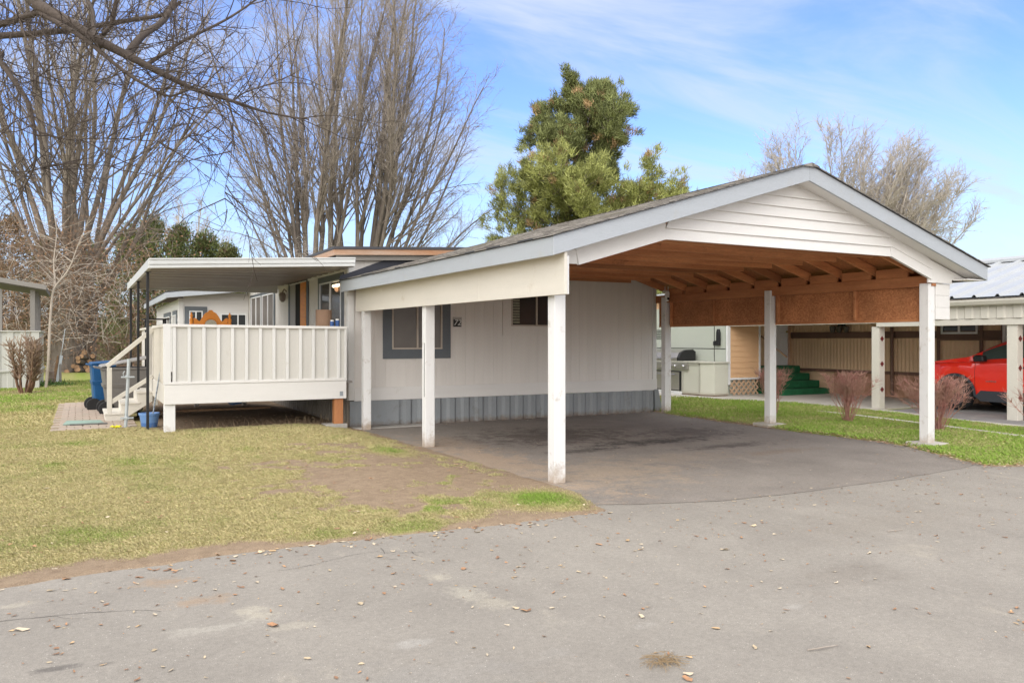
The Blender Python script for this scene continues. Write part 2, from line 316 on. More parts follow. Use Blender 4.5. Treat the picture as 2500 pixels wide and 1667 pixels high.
def np_mesh(name, V, F, m, parent=None, col=None, k=3, smooth=False):
    """V (n,3) float, F (f,k) int"""
    me = bpy.data.meshes.new(name); n_, f_ = len(V), len(F)
    o0 = np.array(parent.matrix_basis.translation) if parent else np.zeros(3)
    me.vertices.add(n_); me.vertices.foreach_set('co', (V-o0).astype(np.float32).ravel())
    me.loops.add(f_*k); me.loops.foreach_set('vertex_index', F.astype(np.int32).ravel())
    me.polygons.add(f_); me.polygons.foreach_set('loop_start', np.arange(0, f_*k, k, dtype=np.int32)); me.polygons.foreach_set('loop_total', np.full(f_, k, np.int32))
    if col is not None:
        ca = me.color_attributes.new('Col', 'FLOAT_COLOR', 'POINT')
        cc = np.ones((n_, 4), np.float32); cc[:, :3] = col; ca.data.foreach_set('color', cc.ravel())
    me.update(calc_edges=True); me.materials.append(M[m] if isinstance(m, str) else m)
    if smooth: me.polygons.foreach_set('use_smooth', np.ones(f_, bool))
    o = bpy.data.objects.new(name, me); COL.objects.link(o)
    if parent: o.parent = parent
    return o
def vnoise(x, y, seed=0, scale=1.0, oct=3):
    r_ = np.random.default_rng(seed); out_ = np.zeros_like(x, dtype=float); amp = 1; tot = 0
    for o_ in range(oct):
        g = r_.random((64, 64)); fx = x*scale*2**o_+13.7*o_; fy = y*scale*2**o_+7.1*o_
        ix = np.floor(fx).astype(int); iy = np.floor(fy).astype(int); tx = fx-ix; ty = fy-iy
        tx = tx*tx*(3-2*tx); ty = ty*ty*(3-2*ty)
        a = g[ix % 64, iy % 64]; b = g[(ix+1) % 64, iy % 64]; c = g[ix % 64, (iy+1) % 64]; d = g[(ix+1) % 64, (iy+1) % 64]
        out_ += amp*((a*(1-tx)+b*tx)*(1-ty)+(c*(1-tx)+d*tx)*ty); tot += amp; amp *= .55
    return out_/tot
def sst(x, a, b):
    t_ = np.clip((x-a)/(b-a), 0, 1); return t_*t_*(3-2*t_)

# ------------------------------------------------------------------ ground
def road_edge(x): return 6.12+.06*np.sin(x*1.3)+.10*(vnoise(x, x*0+3, 5, 1.2, 3)-.5)
def re_(x): return road_edge(x)-.42*sst(x, 9.6, 10.6)
def edge_dist(x, y):
    """distance inside the lawn / verge from the paved road and drive (negative on paving)"""
    xl = 4.60-.03*(y-7.5)-.25*(1-sst(y, 6.2, 7.2)); xr_ = 10.88-sst(8.2-y, 0, 2.4)*.85+sst(y, 11.5, 14)*.22
    e = np.where(y < 14.1, np.minimum(y-re_(x), np.maximum(xl-x, x-xr_)), y-re_(x))
    return e+.10*(vnoise(x, y, 51, 2.2, 4)-.5)+.05*(vnoise(x, y, 52, 9, 2)-.5)
def gheight(x, y):
    """gentle rise of the lawn towards the deck, and of the grass strip on the right"""
    e = edge_dist(x, y)
    left = (1-sst(x, 3.2, 4.5))*sst(y, 6.4, 12.5)*.11
    right = sst(x, 10.9, 12.0)*(1-sst(x, 14.0, 15.2))*sst(y, 6.2, 7.5)*.02
    b = .02*(vnoise(x, y, 11, .9, 3)-.5)*sst(e, .1, .8)
    return -.022+.038*sst(e, -.05, .07)+left+right+b
def lawn_masks(x, y):
    """dirt 0..1, lush green 0..1, for the left lawn and right strips"""
    n1 = vnoise(x, y, 21, 1.1, 4); n2 = vnoise(x, y, 22, 3.5, 3)
    # bare patch beside the carport drive
    cx, cy = 3.7-.35*(y-8), 8.6
    d = np.sqrt(((x-3.55+.12*(y-8))/1.45)**2+((y-8.7)/2.0)**2)
    n3 = vnoise(x, y, 24, 8, 3); patch = (1-sst(d+(n1-.5)*1.9+(n2-.5)*1.6+(n3-.5)*1.3, .5, 1.45))*.93
    e_ = edge_dist(x, y); edge = 1-sst(e_+(n1-.5)*.6+(n2-.5)*.4, .05, .5)
    side = (1-sst(4.72-.02*(y-7.5)-x+(n1-.5)*.5+(n2-.5)*.3, .1, .6))*(y < 13.2)
    under = sst(x, 1.0, 1.3)*sst(y, 13.9, 14.3)
    trunk = np.maximum(0, 1-np.hypot(x+1.1, (y-26.2))/1.6)
    dirt = np.clip(np.maximum.reduce([patch, edge*.95, side, under, trunk*.8]), 0, 1)
    edge_r = 1-sst(e_+(n1-.5)*.3+(n2-.5)*.2, .0, .22); dirt = np.where(x > 9.5, np.clip(edge_r*.95, 0, 1), dirt)
    tuft = np.exp(-(((x-3.98)/.42)**2+((y-6.85)/.38)**2))*1.4+np.exp(-(((x-3.75)/.25)**2+((y-10.4)/.4)**2))+.9*np.exp(-(((x-2.9)/.5)**2+((y-7.0)/.3)**2))*(n2 > .5)
    far = sst(y, 17, 22)*.65*(x < 4)
    green = np.clip(tuft+far+(n1-.56)*1.5+(n2-.5)*.5+.04, 0, 1)
    green = np.where(x > 9.5, np.clip(.75+(n1-.5)*1.2, 0, 1), green)
    dirt = np.clip(dirt-1.2*np.clip(tuft, 0, 1), 0, 1)
    return dirt, green
def grid_sheet(name, xs, ys, m, with_col=True):
    X_, Y_ = np.meshgrid(xs, ys); Z_ = gheight(X_, Y_)
    V = np.stack([X_, Y_, Z_], -1).reshape(-1, 3); nx, ny = len(xs), len(ys)
    i = np.arange((ny-1)*(nx-1)); r_, c_ = i//(nx-1), i % (nx-1); a = r_*nx+c_
    F = np.stack([a, a+1, a+nx+1, a+nx], 1)
    d, g = lawn_masks(X_.ravel(), Y_.ravel())
    col = np.stack([d, g, vnoise(X_.ravel(), Y_.ravel(), 31, 6, 3)], 1)
    return np_mesh(name, V, F, m, None, col, 4, True)
def ground_mat():
    m = bpy.data.materials.new('lawn_and_soil'); m.use_nodes = True; t = m.node_tree; n = t.nodes; l = t.links; b = n['Principled BSDF']
    b.inputs['Roughness'].default_value = .95; b.inputs['Specular IOR Level'].default_value = .15
    at = n.new('ShaderNodeAttribute'); at.attribute_name = 'Col'; sp = n.new('ShaderNodeSeparateColor'); l.new(at.outputs['Color'], sp.inputs[0])
    tcn = n.new('ShaderNodeTexCoord')
    def noise(sc, dt=6, ro=.65):
        q = n.new('ShaderNodeTexNoise'); q.inputs['Scale'].default_value = sc; q.inputs['Detail'].default_value = dt; q.inputs['Roughness'].default_value = ro; l.new(tcn.outputs['Object'], q.inputs[0]); return q.outputs[0]
    def mix(f, a, b_, blend='MIX'):
        q = n.new('ShaderNodeMix'); q.data_type = 'RGBA'; q.blend_type = blend
        for i, v in ((0, f), (6, a), (7, b_)):
            if isinstance(v, (int, float)): q.inputs[i].default_value = v
            elif isinstance(v, tuple): q.inputs[i].default_value = (*v, 1)
            else: l.new(v, q.inputs[i])
        return q.outputs[2]
    def rng_(v, a, b_, c=0, d=1):
        q = n.new('ShaderNodeMapRange'); l.new(v, q.inputs[0])
        for i, x_ in enumerate((a, b_, c, d)): q.inputs[i+1].default_value = x_
        return q.outputs[0]
    straw = mix(rng_(noise(14), .35, .65), (.45, .38, .19), (.37, .32, .15))
    grn = mix(rng_(noise(11), .35, .65), (.22, .31, .045), (.29, .33, .08))
    grass = mix(sp.outputs[1], straw, grn)
    soil = mix(rng_(noise(9, 10, .75), .38, .62), (.345, .26, .18), (.26, .19, .13))
    soil = mix(rng_(noise(60, 4), .55, .75, 0, .7), soil, (.44, .34, .25))
    f = n.new('ShaderNodeMath'); f.operation = 'ADD'; l.new(sp.outputs[0], f.inputs[0]); l.new(rng_(noise(7, 8, .7), .3, .7, -.25, .25), f.inputs[1])
    c = mix(rng_(f.outputs[0], .3, .7), grass, soil)
    c = mix(1.0, c, rng_(noise(120, 3), .3, .7, .72, 1.15), 'MULTIPLY')
    l.new(c, b.inputs['Base Color'])
    bp = n.new('ShaderNodeBump'); bp.inputs['Strength'].default_value = .8; bp.inputs['Distance'].default_value = .02; l.new(noise(45, 8, .7), bp.inputs['Height']); l.new(bp.outputs[0], b.inputs['Normal'])
    return m
M['ground'] = ground_mat()
xs = np.concatenate([[-400, -150, -60, -30, -18, -12, -8, -6, -5], np.arange(-4, 15.5, .07), [15.7, 16, 16.5, 17, 18, 20, 25, 40, 80, 200, 500]])
ys = np.concatenate([[-300, -100, -30, -8, 0, 4, 5.0], np.arange(5.4, 14.6, .07), np.arange(14.7, 32, .2), [34, 38, 45, 60, 100, 220, 600]])
tag(grid_sheet('ground', xs, ys, 'ground'), 'dormant yellow green lawn with bare soil patches', 'ground', kind='structure')

def asphalt_mat(name, base, base2, light, patches, stain=None, sand=None):
    m = bpy.data.materials.new(name); m.use_nodes = True; t = m.node_tree; n = t.nodes; l = t.links; b = n['Principled BSDF']
    b.inputs['Roughness'].default_value = .88; b.inputs['Specular IOR Level'].default_value = .3
    tcn = n.new('ShaderNodeTexCoord')
    def noise(sc, dt=6, ro=.65, st=(1, 1, 1)):
        mp_ = n.new('ShaderNodeMapping'); mp_.inputs['Scale'].default_value = st; l.new(tcn.outputs['Object'], mp_.inputs[0])
        q = n.new('ShaderNodeTexNoise'); q.inputs['Scale'].default_value = sc; q.inputs['Detail'].default_value = dt; q.inputs['Roughness'].default_value = ro; l.new(mp_.outputs[0], q.inputs[0]); return q.outputs[0]
    def mix(f, a, b_, blend='MIX'):
        q = n.new('ShaderNodeMix'); q.data_type = 'RGBA'; q.blend_type = blend
        for i, v in ((0, f), (6, a), (7, b_)):
            if isinstance(v, (int, float)): q.inputs[i].default_value = v
            elif isinstance(v, tuple): q.inputs[i].default_value = (*v, 1)
            else: l.new(v, q.inputs[i])
        return q.outputs[2]
    def rng_(v, a, b_, c=0, d=1):
        q = n.new('ShaderNodeMapRange'); l.new(v, q.inputs[0])
        for i, x_ in enumerate((a, b_, c, d)): q.inputs[i+1].default_value = x_
        return q.outputs[0]
    c = mix(rng_(noise(.7, 8, .7), .35, .65), base, base2)
    if patches: c = mix(rng_(noise(1.5, 10, .72, (1, .55, 1)), *patches), c, light)
    for (x_, y_, rx, ry, col_, am) in (stain or []):      # stains at their own place on the surface
        mp_ = n.new('ShaderNodeMapping'); mp_.inputs['Location'].default_value = (-x_/rx, -y_/ry, 0); mp_.inputs['Scale'].default_value = (1/rx, 1/ry, 0); l.new(tcn.outputs['Object'], mp_.inputs[0])
        ln = n.new('ShaderNodeVectorMath'); ln.operation = 'LENGTH'; l.new(mp_.outputs[0], ln.inputs[0])
        ad = n.new('ShaderNodeMath'); ad.operation = 'ADD'; l.new(ln.outputs['Value'], ad.inputs[0]); l.new(rng_(noise(3.4, 12, .82), .32, .68, -.95, .95), ad.inputs[1])
        c = mix(rng_(ad.outputs[0], .25, .95, am, 0), c, col_)
    agg = noise(210, 3, .75)
    c = mix(1.0, c, rng_(agg, .32, .68, .68, 1.28), 'MULTIPLY'); c = mix(1.0, c, rng_(noise(28, 6, .8), .3, .7, .84, 1.13), 'MULTIPLY'); c = mix(1.0, c, rng_(noise(2.2, 10, .75, (1, .5, 1)), .3, .7, .93, 1.08), 'MULTIPLY')
    vo = n.new('ShaderNodeTexVoronoi'); vo.inputs['Scale'].default_value = 55; l.new(tcn.outputs['Object'], vo.inputs[0])
    sx = n.new('ShaderNodeSeparateColor'); l.new(vo.outputs['Color'], sx.inputs[0])
    mt = n.new('ShaderNodeMath'); mt.operation = 'MULTIPLY'; l.new(rng_(vo.outputs['Distance'], .12, .22, 1, 0), mt.inputs[0]); l.new(rng_(sx.outputs[0], .86, .9), mt.inputs[1])
    c = mix(mt.outputs[0], c, (.5, .47, .42))
    l.new(c, b.inputs['Base Color'])
    bp = n.new('ShaderNodeBump'); bp.inputs['Strength'].default_value = .45; bp.inputs['Distance'].default_value = .006; l.new(agg, bp.inputs['Height']); l.new(bp.outputs[0], b.inputs['Normal'])
    return m
CHALK = (.40, .365, .30)
M['road'] = asphalt_mat('worn_grey_asphalt', (.302, .277, .243), (.255, .233, .205), (.37, .335, .28), (.60, .74),
    stain=[(2.13, 4.95, .10, .16, CHALK, .8), (2.14, 4.6, .12, .22, (.40, .37, .31), .7), (2.2, 4.3, .14, .18, CHALK, .6), (.91, 4.81, .12, .17, CHALK, .85), (.68, 4.68, .30, .09, (.38, .355, .31), .7), (1.05, 4.5, .14, .07, CHALK, .5),
           (.50, 5.72, .28, .14, (.33, .235, .155), .7), (.66, 5.2, .22, .12, (.34, .245, .165), .6), (-.36, 5.64, .10, .07, CHALK, .6), (-.1, 4.47, .13, .05, (.12, .11, .10), .75), (.12, 4.42, .06, .03, (.14, .125, .11), .6),
           (1.55, 3.95, .14, .06, (.37, .35, .32), .6), (2.82, 3.57, .12, .06, (.37, .35, .32), .5), (3.76, 3.41, .10, .05, (.37, .35, .32), .5), (4.54, 3.7, .7, .3, (.225, .20, .172), .55), (6.2, 4.6, 1.5, .5, (.255, .228, .195), .5), (1.3, 3.5, .9, .3, (.28, .262, .238), .5)])
M['drive'] = asphalt_mat('dark_drive_asphalt', (.268, .240, .211), (.212, .188, .166), (.30, .26, .22), (.58, .72),
    stain=[(4.75, 9.3, .75, 3.2, (.36, .275, .20), .9), (5.6, 7.9, 1.3, 1.1, (.35, .28, .21), .8), (6.9, 8.4, 1.6, .55, (.30, .25, .20), .65), (5.1, 11.3, .4, 1.4, (.33, .26, .20), .7),
           (6.9, 11.3, 1.8, 1.4, (.075, .06, .052), .75), (7.9, 9.9, 1.7, .35, (.05, .045, .042), .85), (8.6, 9.0, 1.2, .25, (.07, .06, .055), .7), (6.3, 9.6, .7, .25, (.05, .045, .04), .7), (9.2, 10.6, 1.2, .8, (.09, .075, .068), .6), (8.8, 8.2, .9, .22, (.22, .17, .13), .6)])
def strip_sheet(name, inner, outer, z, m, label, cat):
    """sheet between two polylines with the same number of points"""
    mb = MB(); n_ = len(inner)
    mb.add([(p[0], p[1], z) for p in inner]+[(p[0], p[1], z) for p in outer], [(i, i+1, n_+i+1, n_+i) for i in range(n_-1)])
    return tag(mb.build(name, m), label, cat, kind='structure')
xr = np.concatenate([[-300, -80, -20, -8], np.arange(-5, 16, .07), [20, 40, 120, 400]])
er = re_(xr)+.35
strip_sheet('road', [(x, -9.0) for x in xr], list(zip(xr, er)), .004, 'road', 'worn pale grey asphalt road strewn with leaves', 'road')
# drive under the carport: its ragged front edge overlaps the road a little; the soil laps over its sides
xd = np.arange(4.0, 11.5, .035)
yf = np.interp(xd, [4.0, 4.35, 4.8, 5.6, 6.6, 8.2, 9.6, 10.2, 11.5], [6.75, 6.42, 6.20, 5.98, 5.90, 5.93, 6.05, 6.2, 6.9])+.07*(vnoise(xd, xd*0+3, 61, 1.6, 4)-.5)+.03*(vnoise(xd, xd*0+8, 62, 9, 3)-.5)
strip_sheet('driveway', [(x, 14.12) for x in xd], list(zip(xd, yf)), .0075, 'drive', 'dark stained asphalt drive under the carport', 'driveway')
tag(MB().box(4.28, 5.75, 13.72, 14.02, .0, .028).build('concrete_slab', 'concrete', bevel=.01), 'narrow concrete slab along the foot of the blue grey skirting', 'slab', kind='structure')
# cracks in the road
cm = MB()
def crack(p, a, ln, w, depth=0):
    pts = [p]; x, y = p
    for i in range(int(ln/.06)):
        a += random.uniform(-.45, .45)*.6; x += .06*math.cos(a); y += .06*math.sin(a); pts.append((x, y))
        if depth < 2 and random.random() < .09: crack((x, y), a+random.choice((-1, 1))*random.uniform(.5, 1.1), min(.3, ln*.25), w*.5, depth+1)
        a *= .93
    for i in range(len(pts)-1):
        (x0, y0), (x1, y1) = pts[i], pts[i+1]; dx, dy = x1-x0, y1-y0; d_ = math.hypot(dx, dy); nx_, ny_ = -dy/d_*w*random.uniform(.4, 1.2), dx/d_*w*random.uniform(.4, 1.2)
        cm.add([(x0-nx_, y0-ny_, .0065), (x1-nx_, y1-ny_, .0065), (x1+nx_, y1+ny_, .0065), (x0+nx_, y0+ny_, .0065)], [(0, 1, 2, 3)])
crack((-.6, 5.35), .02, 1.1, .0024); crack((1.15, 5.62), .02, .9, .0018)
for q in range(4): crack((1.9+.1*q, 5.66+random.uniform(-.06, .04)), random.uniform(-2, 2), .22, .0018)
M['crack'] = mat('dark_crack', (.05, .045, .04), .9, .2, 5, 0)  # near-black brown for the drawn crack strips
tag(cm.build('road_crack', 'crack'), 'thin dark cracks in the asphalt near its left edge', 'crack', kind='structure')

# right side: neighbour's drive, walk and edging
NZ = .0
tag(MB().prism([(14.75, 6.0), (15.0, 9.4), (15.6, 11.6), (19.5, 11.9), (22, 11.9), (22, 6.0)], 'z', -.05, .036).build('neighbour_driveway', mat('grey_asphalt', (.24, .235, .235), .9, .2, 1, .3, 150, dirt=((.33, .31, .28), .5, .7))), 'grey asphalt drive under the red car', 'driveway', kind='structure')
tag(MB().prism([(14.55, 6.0), (14.8, 9.45), (15.42, 11.75), (15.62, 11.62), (15.0, 9.4), (14.75, 6.0)], 'z', -.05, .062).build('driveway_kerb', 'concrete_l', bevel=.008), 'pale concrete kerb along the neighbouring drive', 'kerb', kind='structure')
tag(MB().prism([(15.42, 11.76), (15.75, 13.6), (14.9, 15.6), (14.1, 17.4), (13.5, 21), (19.9, 21), (19.9, 11.92), (15.62, 11.92)], 'z', -.05, .044).build('concrete_walk', 'concrete_l', bevel=.006), 'pale concrete walk in front of the neighbouring home', 'path', kind='structure')
tag(MB().prism([(12.95, 6.6), (13.16, 7.2), (13.72, 10.0), (13.95, 12.0), (14.07, 12.0), (13.84, 10.0), (13.28, 7.2), (13.07, 6.6)], 'z', -.05, .072).build('edging_strip', 'concrete_l', bevel=.01), 'thin white concrete edging strip in the grass', 'kerb', kind='structure')
# paver patio by the steps
pm = MB()
rr = random.Random(3)
for j in range(26):
    y0 = 14.72+j*.245
    for i in range(5):
        x0 = -.42+i*.235+(.115 if j % 2 else 0)
        if x0+.22 > .98 or (y0 > 16.0 and x0 > .55): continue
        pm.box(x0, x0+.223, y0, y0+.232, .03, .150+rr.uniform(-.004, .004))
tag(pm.build('paver_path', mat('pinkish_pavers', (.44, .34, .28), .9, .2, 5, .35, 60, c2=(.36, .31, .25)), bevel=.006), 'small path of pinkish rectangular pavers at the foot of the steps', 'path', kind='structure')

# ------------------------------------------------------------------ grass, litter
def blades(n_, x0, x1, y0, y1, hmin, hmax, keep, seed):
    r_ = np.random.default_rng(seed)
    x = r_.uniform(x0, x1, n_); y = r_.uniform(y0, y1, n_)
    d, g = lawn_masks(x, y)
    k = keep(x, y) & (r_.random(n_) > d*1.12-.03)
    x, y, g, d = x[k], y[k], g[k], d[k]; n_ = len(x)
    z = gheight(x, y)
    ok = z > .009; x, y, g, z, d = x[ok], y[ok], g[ok], z[ok], d[ok]; n_ = len(x)
    h = r_.uniform(hmin, hmax, n_)*(1+.9*np.clip(g-.5, 0, 1))*(1-.5*d*(g < .6)); a = r_.uniform(0, 2*np.pi, n_); lean = r_.uniform(.2, 1.3, n_)*h*(1.15-.6*g)
    w = r_.uniform(.0014, .0028, n_)*(1+(y-6)*.06)
    px_, py_ = np.cos(a), np.sin(a)
    A = np.stack([x-py_*w, y+px_*w, z], 1); B_ = np.stack([x+py_*w, y-px_*w, z], 1)
    C_ = np.stack([x+px_*lean*.5, y+py_*lean*.5, z+h*.72], 1); D_ = np.stack([x+px_*lean, y+py_*lean, z+h*.8], 1)
    V = np.stack([A, B_, C_, D_], 1).reshape(-1, 3); i = np.arange(n_)*4
    F = np.concatenate([np.stack([i, i+1, i+2], 1), np.stack([i, i+2, i+3], 1)])
    gg = np.clip(g+r_.normal(0, .22, n_), 0, 1)[:, None]; br = r_.uniform(.86, 1.12, n_)[:, None]*(.86+.26*vnoise(x, y, 71, 14, 2))[:, None]*(1-.22*d*(g < .5))[:, None]
    dead = np.array([.53, .455, .24]); olive = np.array([.35, .365, .13]); lush = np.array([.235, .37, .05])
    c = np.where(gg < .5, dead*(1-gg*2)+olive*gg*2, olive*(2-gg*2)+lush*(gg*2-1))*br
    return V, F, np.repeat(c, 4, 0)
def on_left(x, y): return (y > 5.9) & ~((x > .95) & (y > 14.0)) &  ~((x > -.45) & (x < 1) & (y > 14.7) & (y < 21.2)) & (x < 4.8)
def on_right(x, y): return (x > 9.8) & (y > 5.4) & ~((x < 11.42) & (x > 10.9) & (y > 7.3) & (y < 7.82)) & ~((x < 11.42) & (x > 10.9) & (y > 10.45) & (y < 10.94)) & (x < 14.6+.25*np.clip((y-6)/3.4, 0, 1)+.6*np.clip((y-9.4)/2.3, 0, 1)) & ~((y > 13.6) & (x > 15.6-(y-13.6)*.42)) & ~((x > 12.93+.2*(y-6.6)) & (x < 13.1+.2*(y-6.6)) & (y < 12))
def join(parts):
    o = 0; VV, FF, CC = [], [], []
    for V, F, c in parts: VV.append(V); FF.append(F+o); CC.append(c); o += len(V)
    return np.concatenate(VV), np.concatenate(FF), np.concatenate(CC)
V, F, c = join([blades(420000, -2.2, 4.6, 6.1, 10.5, .010, .030, on_left, 1), blades(170000, -2.8, 4.5, 10.5, 15.5, .014, .04, on_left, 2), blades(60000, -4.5, 1.2, 15.5, 32, .03, .075, on_left, 3)])
tag(np_mesh('lawn_grass', V, F, 'leaf', None, c), 'short dormant yellow green grass left of the carport', 'grass', kind='stuff')
V, F, c = join([blades(120000, 9.9, 15.6, 5.4, 12.5, .02, .06, on_right, 4), blades(42000, 10.9, 15.8, 12.5, 21, .03, .07, on_right, 5)])
tag(np_mesh('green_grass', V, F, 'leaf', None, c), 'bright green grass strip right of the carport', 'grass', kind='stuff')

LEAFC = np.array([[.46, .27, .15], [.52, .36, .20], [.40, .22, .12], [.56, .45, .30], [.30, .17, .10], [.62, .52, .38]])
def leaf_pts(r_, size):
    """a small crumpled leaf outline, curled up at its edges"""
    n_ = 7; a0 = r_.uniform(0, 6.28); asp = r_.uniform(.22, .6)
    P_ = [(0, 0, .002)]
    for j in range(n_):
        t_ = 2*math.pi*j/n_; rr_ = size*r_.uniform(.65, 1.15)
        P_.append((rr_*math.cos(t_), rr_*asp*math.sin(t_), abs(r_.gauss(0, .16))*size+.002))
    ca, sa = math.cos(a0), math.sin(a0)
    return [(x*ca-y*sa, x*sa+y*ca, z) for x, y, z in P_], [(0, j+1, (j+1) % n_+1) for j in range(n_)]
def scatter_leaves(name, spots, label, seed):
    r_ = random.Random(seed); V = []; F = []; C_ = []
    for x, y, z, s in spots:
        p, f = leaf_pts(r_, s); o = len(V); V += [(a+x, b+y, c+z) for a, b, c in p]; F += [tuple(i+o for i in q) for q in f]
        cc = LEAFC[r_.randrange(6)]*r_.uniform(.75, 1.15); C_ += [cc]*len(p)
    return tag(np_mesh(name, np.array(V), np.array(F), 'leaf', None, np.array(C_)), label, 'leaves', kind='stuff')
rs = random.Random(12); sp_ = []
for _ in range(1500): sp_.append((rs.uniform(-2, 11), 6.1-abs(rs.gauss(0, 1.9)), .006, rs.uniform(.007, .026)*rs.uniform(.6, 1)))
for _ in range(350):
    x = rs.uniform(-1.5, 4.3); sp_.append((x, float(road_edge(np.array([x]))[0])+rs.gauss(.08, .14), .004, rs.uniform(.012, .035)))
for _ in range(170): sp_.append((rs.uniform(4.4, 10.5), rs.uniform(5.9, 13), .012, rs.uniform(.008, .022)))
for _ in range(80):  sp_.append((rs.uniform(4.4, 11), 13.95-abs(rs.gauss(0, .12)), .014, rs.uniform(.012, .03)))
scatter_leaves('leaf_litter', sp_, 'small dry leaf fragments scattered over the asphalt', 1)
sp_ = []
for _ in range(220): x, y = rs.uniform(-1.5, 4.4), rs.uniform(6.3, 12.5); sp_.append((x, y, float(gheight(np.array([x]), np.array([y]))[0])+.014, rs.uniform(.012, .035)))
for _ in range(140): x, y = rs.uniform(1.1, 4.2), rs.uniform(14.1, 16.5); sp_.append((x, y, .138, rs.uniform(.015, .045)))
for _ in range(90): x, y = -1.0+rs.gauss(0, .6), 25.5+rs.gauss(0, 1.2); sp_.append((x, y, .14, rs.uniform(.03, .06)))
scatter_leaves('lawn_leaf_litter', sp_, 'dry brown leaf fragments on the lawn and bare soil', 2)
sp_ = []
gv = np.random.default_rng(21); vx, vy = gv.uniform(9.8, 14.5, 24000), gv.uniform(5.3, 13.4, 24000)
ve = edge_dist(vx, vy); vk = gv.random(24000) < np.exp(-((ve-.05)/.16)**2); vx, vy = vx[vk][:1500], vy[vk][:1500]; vz = np.maximum(.010, gheight(vx, vy))+.012
for x, y, z in zip(vx, vy, vz): sp_.append((float(x), float(y), float(z)+rs.uniform(0, .015), rs.uniform(.014, .034)))
for _ in range(160): sp_.append((rs.uniform(11.2, 15), rs.uniform(7, 16), .068, rs.uniform(.015, .035)))
scatter_leaves('verge_leaf_litter', sp_, 'fallen leaves gathered along the green grass verge', 3)
# larger single leaves on the road
road_spots = [(-.28, 5.14, .055), (2.84, 3.69, .036), (4.31, 4.57, .042), (5.19, 3.98, .032), (2.51, 2.91, .04), (6.03, 3.51, .022), (4.4, 4.99, .03), (1.14, 5.19, .03), (1.49, 4.68, .03), (.14, 5.39, .03), (.95, 4.55, .045), (1.0, 4.0, .03), (2.35, 5.05, .035), (3.55, 5.15, .04), (2.3, 4.1, .03), (3.2, 5.75, .03), (2.55, 2.95, .03), (4.9, 2.75, .03)]
rl = random.Random(5)
for _ in range(66): road_spots.append((rl.uniform(-.6, 8.5), rl.uniform(2.55, 5.9), rl.uniform(.018, .036)))
for i, (x, y, s) in enumerate(road_spots):
    p, f = leaf_pts(rl, s); me = bpy.data.meshes.new('fallen_leaf'); me.from_pydata(p, [], f)
    ca = me.color_attributes.new('Col', 'FLOAT_COLOR', 'POINT'); cc = LEAFC[rl.randrange(6)]*rl.uniform(.85, 1.15)
    if i in (0, 1, 2, 3): cc = LEAFC[5]*1.0
    for d_ in ca.data: d_.color = (*cc, 1)
    me.materials.append(M['leaf']); o = bpy.data.objects.new('fallen_leaf', me); COL.objects.link(o); o.location = (x, y, .006)
    tag(o, 'curled dry leaf lying alone on the grey road', 'leaf', 'leaves lying on the road')
# dry straw clump and a few sticks on the road
tw = MB(); rt = random.Random(9)
for _ in range(80):
    x, y = 2.54+rt.gauss(0, .035), 3.11+rt.gauss(0, .022); a = rt.uniform(0, 6.28); ln = rt.uniform(.04, .12)
    z = .008+abs(rt.gauss(0, .012)); tw.tube([(x, y, z), (x+.5*ln*math.cos(a), y+.5*ln*math.sin(a), z+.008), (x+ln*math.cos(a+.4), y+ln*math.sin(a+.4), z*.8)], .0012, 3, False)
tag(tw.build('straw_clump', mat('dry_straw', (.36, .26, .15), .9, .2, 20, 0)), 'small clump of dry straw lying on the road', 'straw', kind='stuff')
for (x, y, a, ln, lab) in ((3.28, 2.88, -.25, .20, 'longest twig, lying near the bottom edge of the road'), (5.9, 4.35, -.3, .16, 'short dark twig lying on the far right part of the road')):
    k_ = MB().tube([(x, y, .011), (x+.4*ln*math.cos(a), y+.4*ln*math.sin(a), .016), (x+ln*math.cos(a+.12), y+ln*math.sin(a+.12), .01)], [.004, .0035, .002], 6)
    tag(k_.build('twig', 'twig'), 'thin dry stick: '+lab, 'twig')

# ------------------------------------------------------------------ the carport
CP = thing('carport', 'open white timber carport with gabled shingle roof and reddish wood underside', 'carport', (7.9, 7.5, 0))
FY, BY = 7.2, 14.04            # gable fascia front face, back end at the house wall
RX = 8.24                      # ridge
def leftx(y): return 4.39-(y-7.2)*.042
def lz(y): return 2.49-(y-7.2)*.006
def frame_post(x, y, w, top, lab=None, loc_z=0):
    o = MB().box(x, x+w, y, y+w, .004, top).build('post', 'post', CP, bevel=.005)
    if lab: o['label'] = lab
    return o
frame_post(4.62, 7.55, .145, 2.60, 'front left corner post, nearest the camera'); frame_post(4.50, 11.0, .145, 2.12, 'middle post of the left side, split along its length'); frame_post(4.40, 13.62, .135, 2.14, 'left post beside the house wall')
frame_post(11.10, 7.50, .15, 2.44, 'front right corner post on a concrete pad'); frame_post(11.12, 10.62, .14, 2.50, 'middle post of the right side'); frame_post(11.12, 13.60, .135, 2.52, 'rear right post beside the house corner')
MB().box(4.498, 4.50, 10.995, 10.998, .8, 1.9)
box_part('post_crack', 'crack', CP, 4.4955, 4.4995, 11.045, 11.053, .75, 1.55, bevel=0)
for y in (7.5, 10.62):
    MB().prism([(10.93, y-.13), (11.36, y-.16), (11.42, y+.26), (10.98, y+.3)], 'z', .0, .066).build('concrete_pad', 'concrete_l', CP, bevel=.012)
# outer (half) posts standing against the far side ones
box_part('post_block', 'post', CP, 11.262, 11.30, 10.64, 10.74, .004, 1.88); box_part('post_block', 'post', CP, 11.257, 11.30, 13.62, 13.72, .004, 1.88)
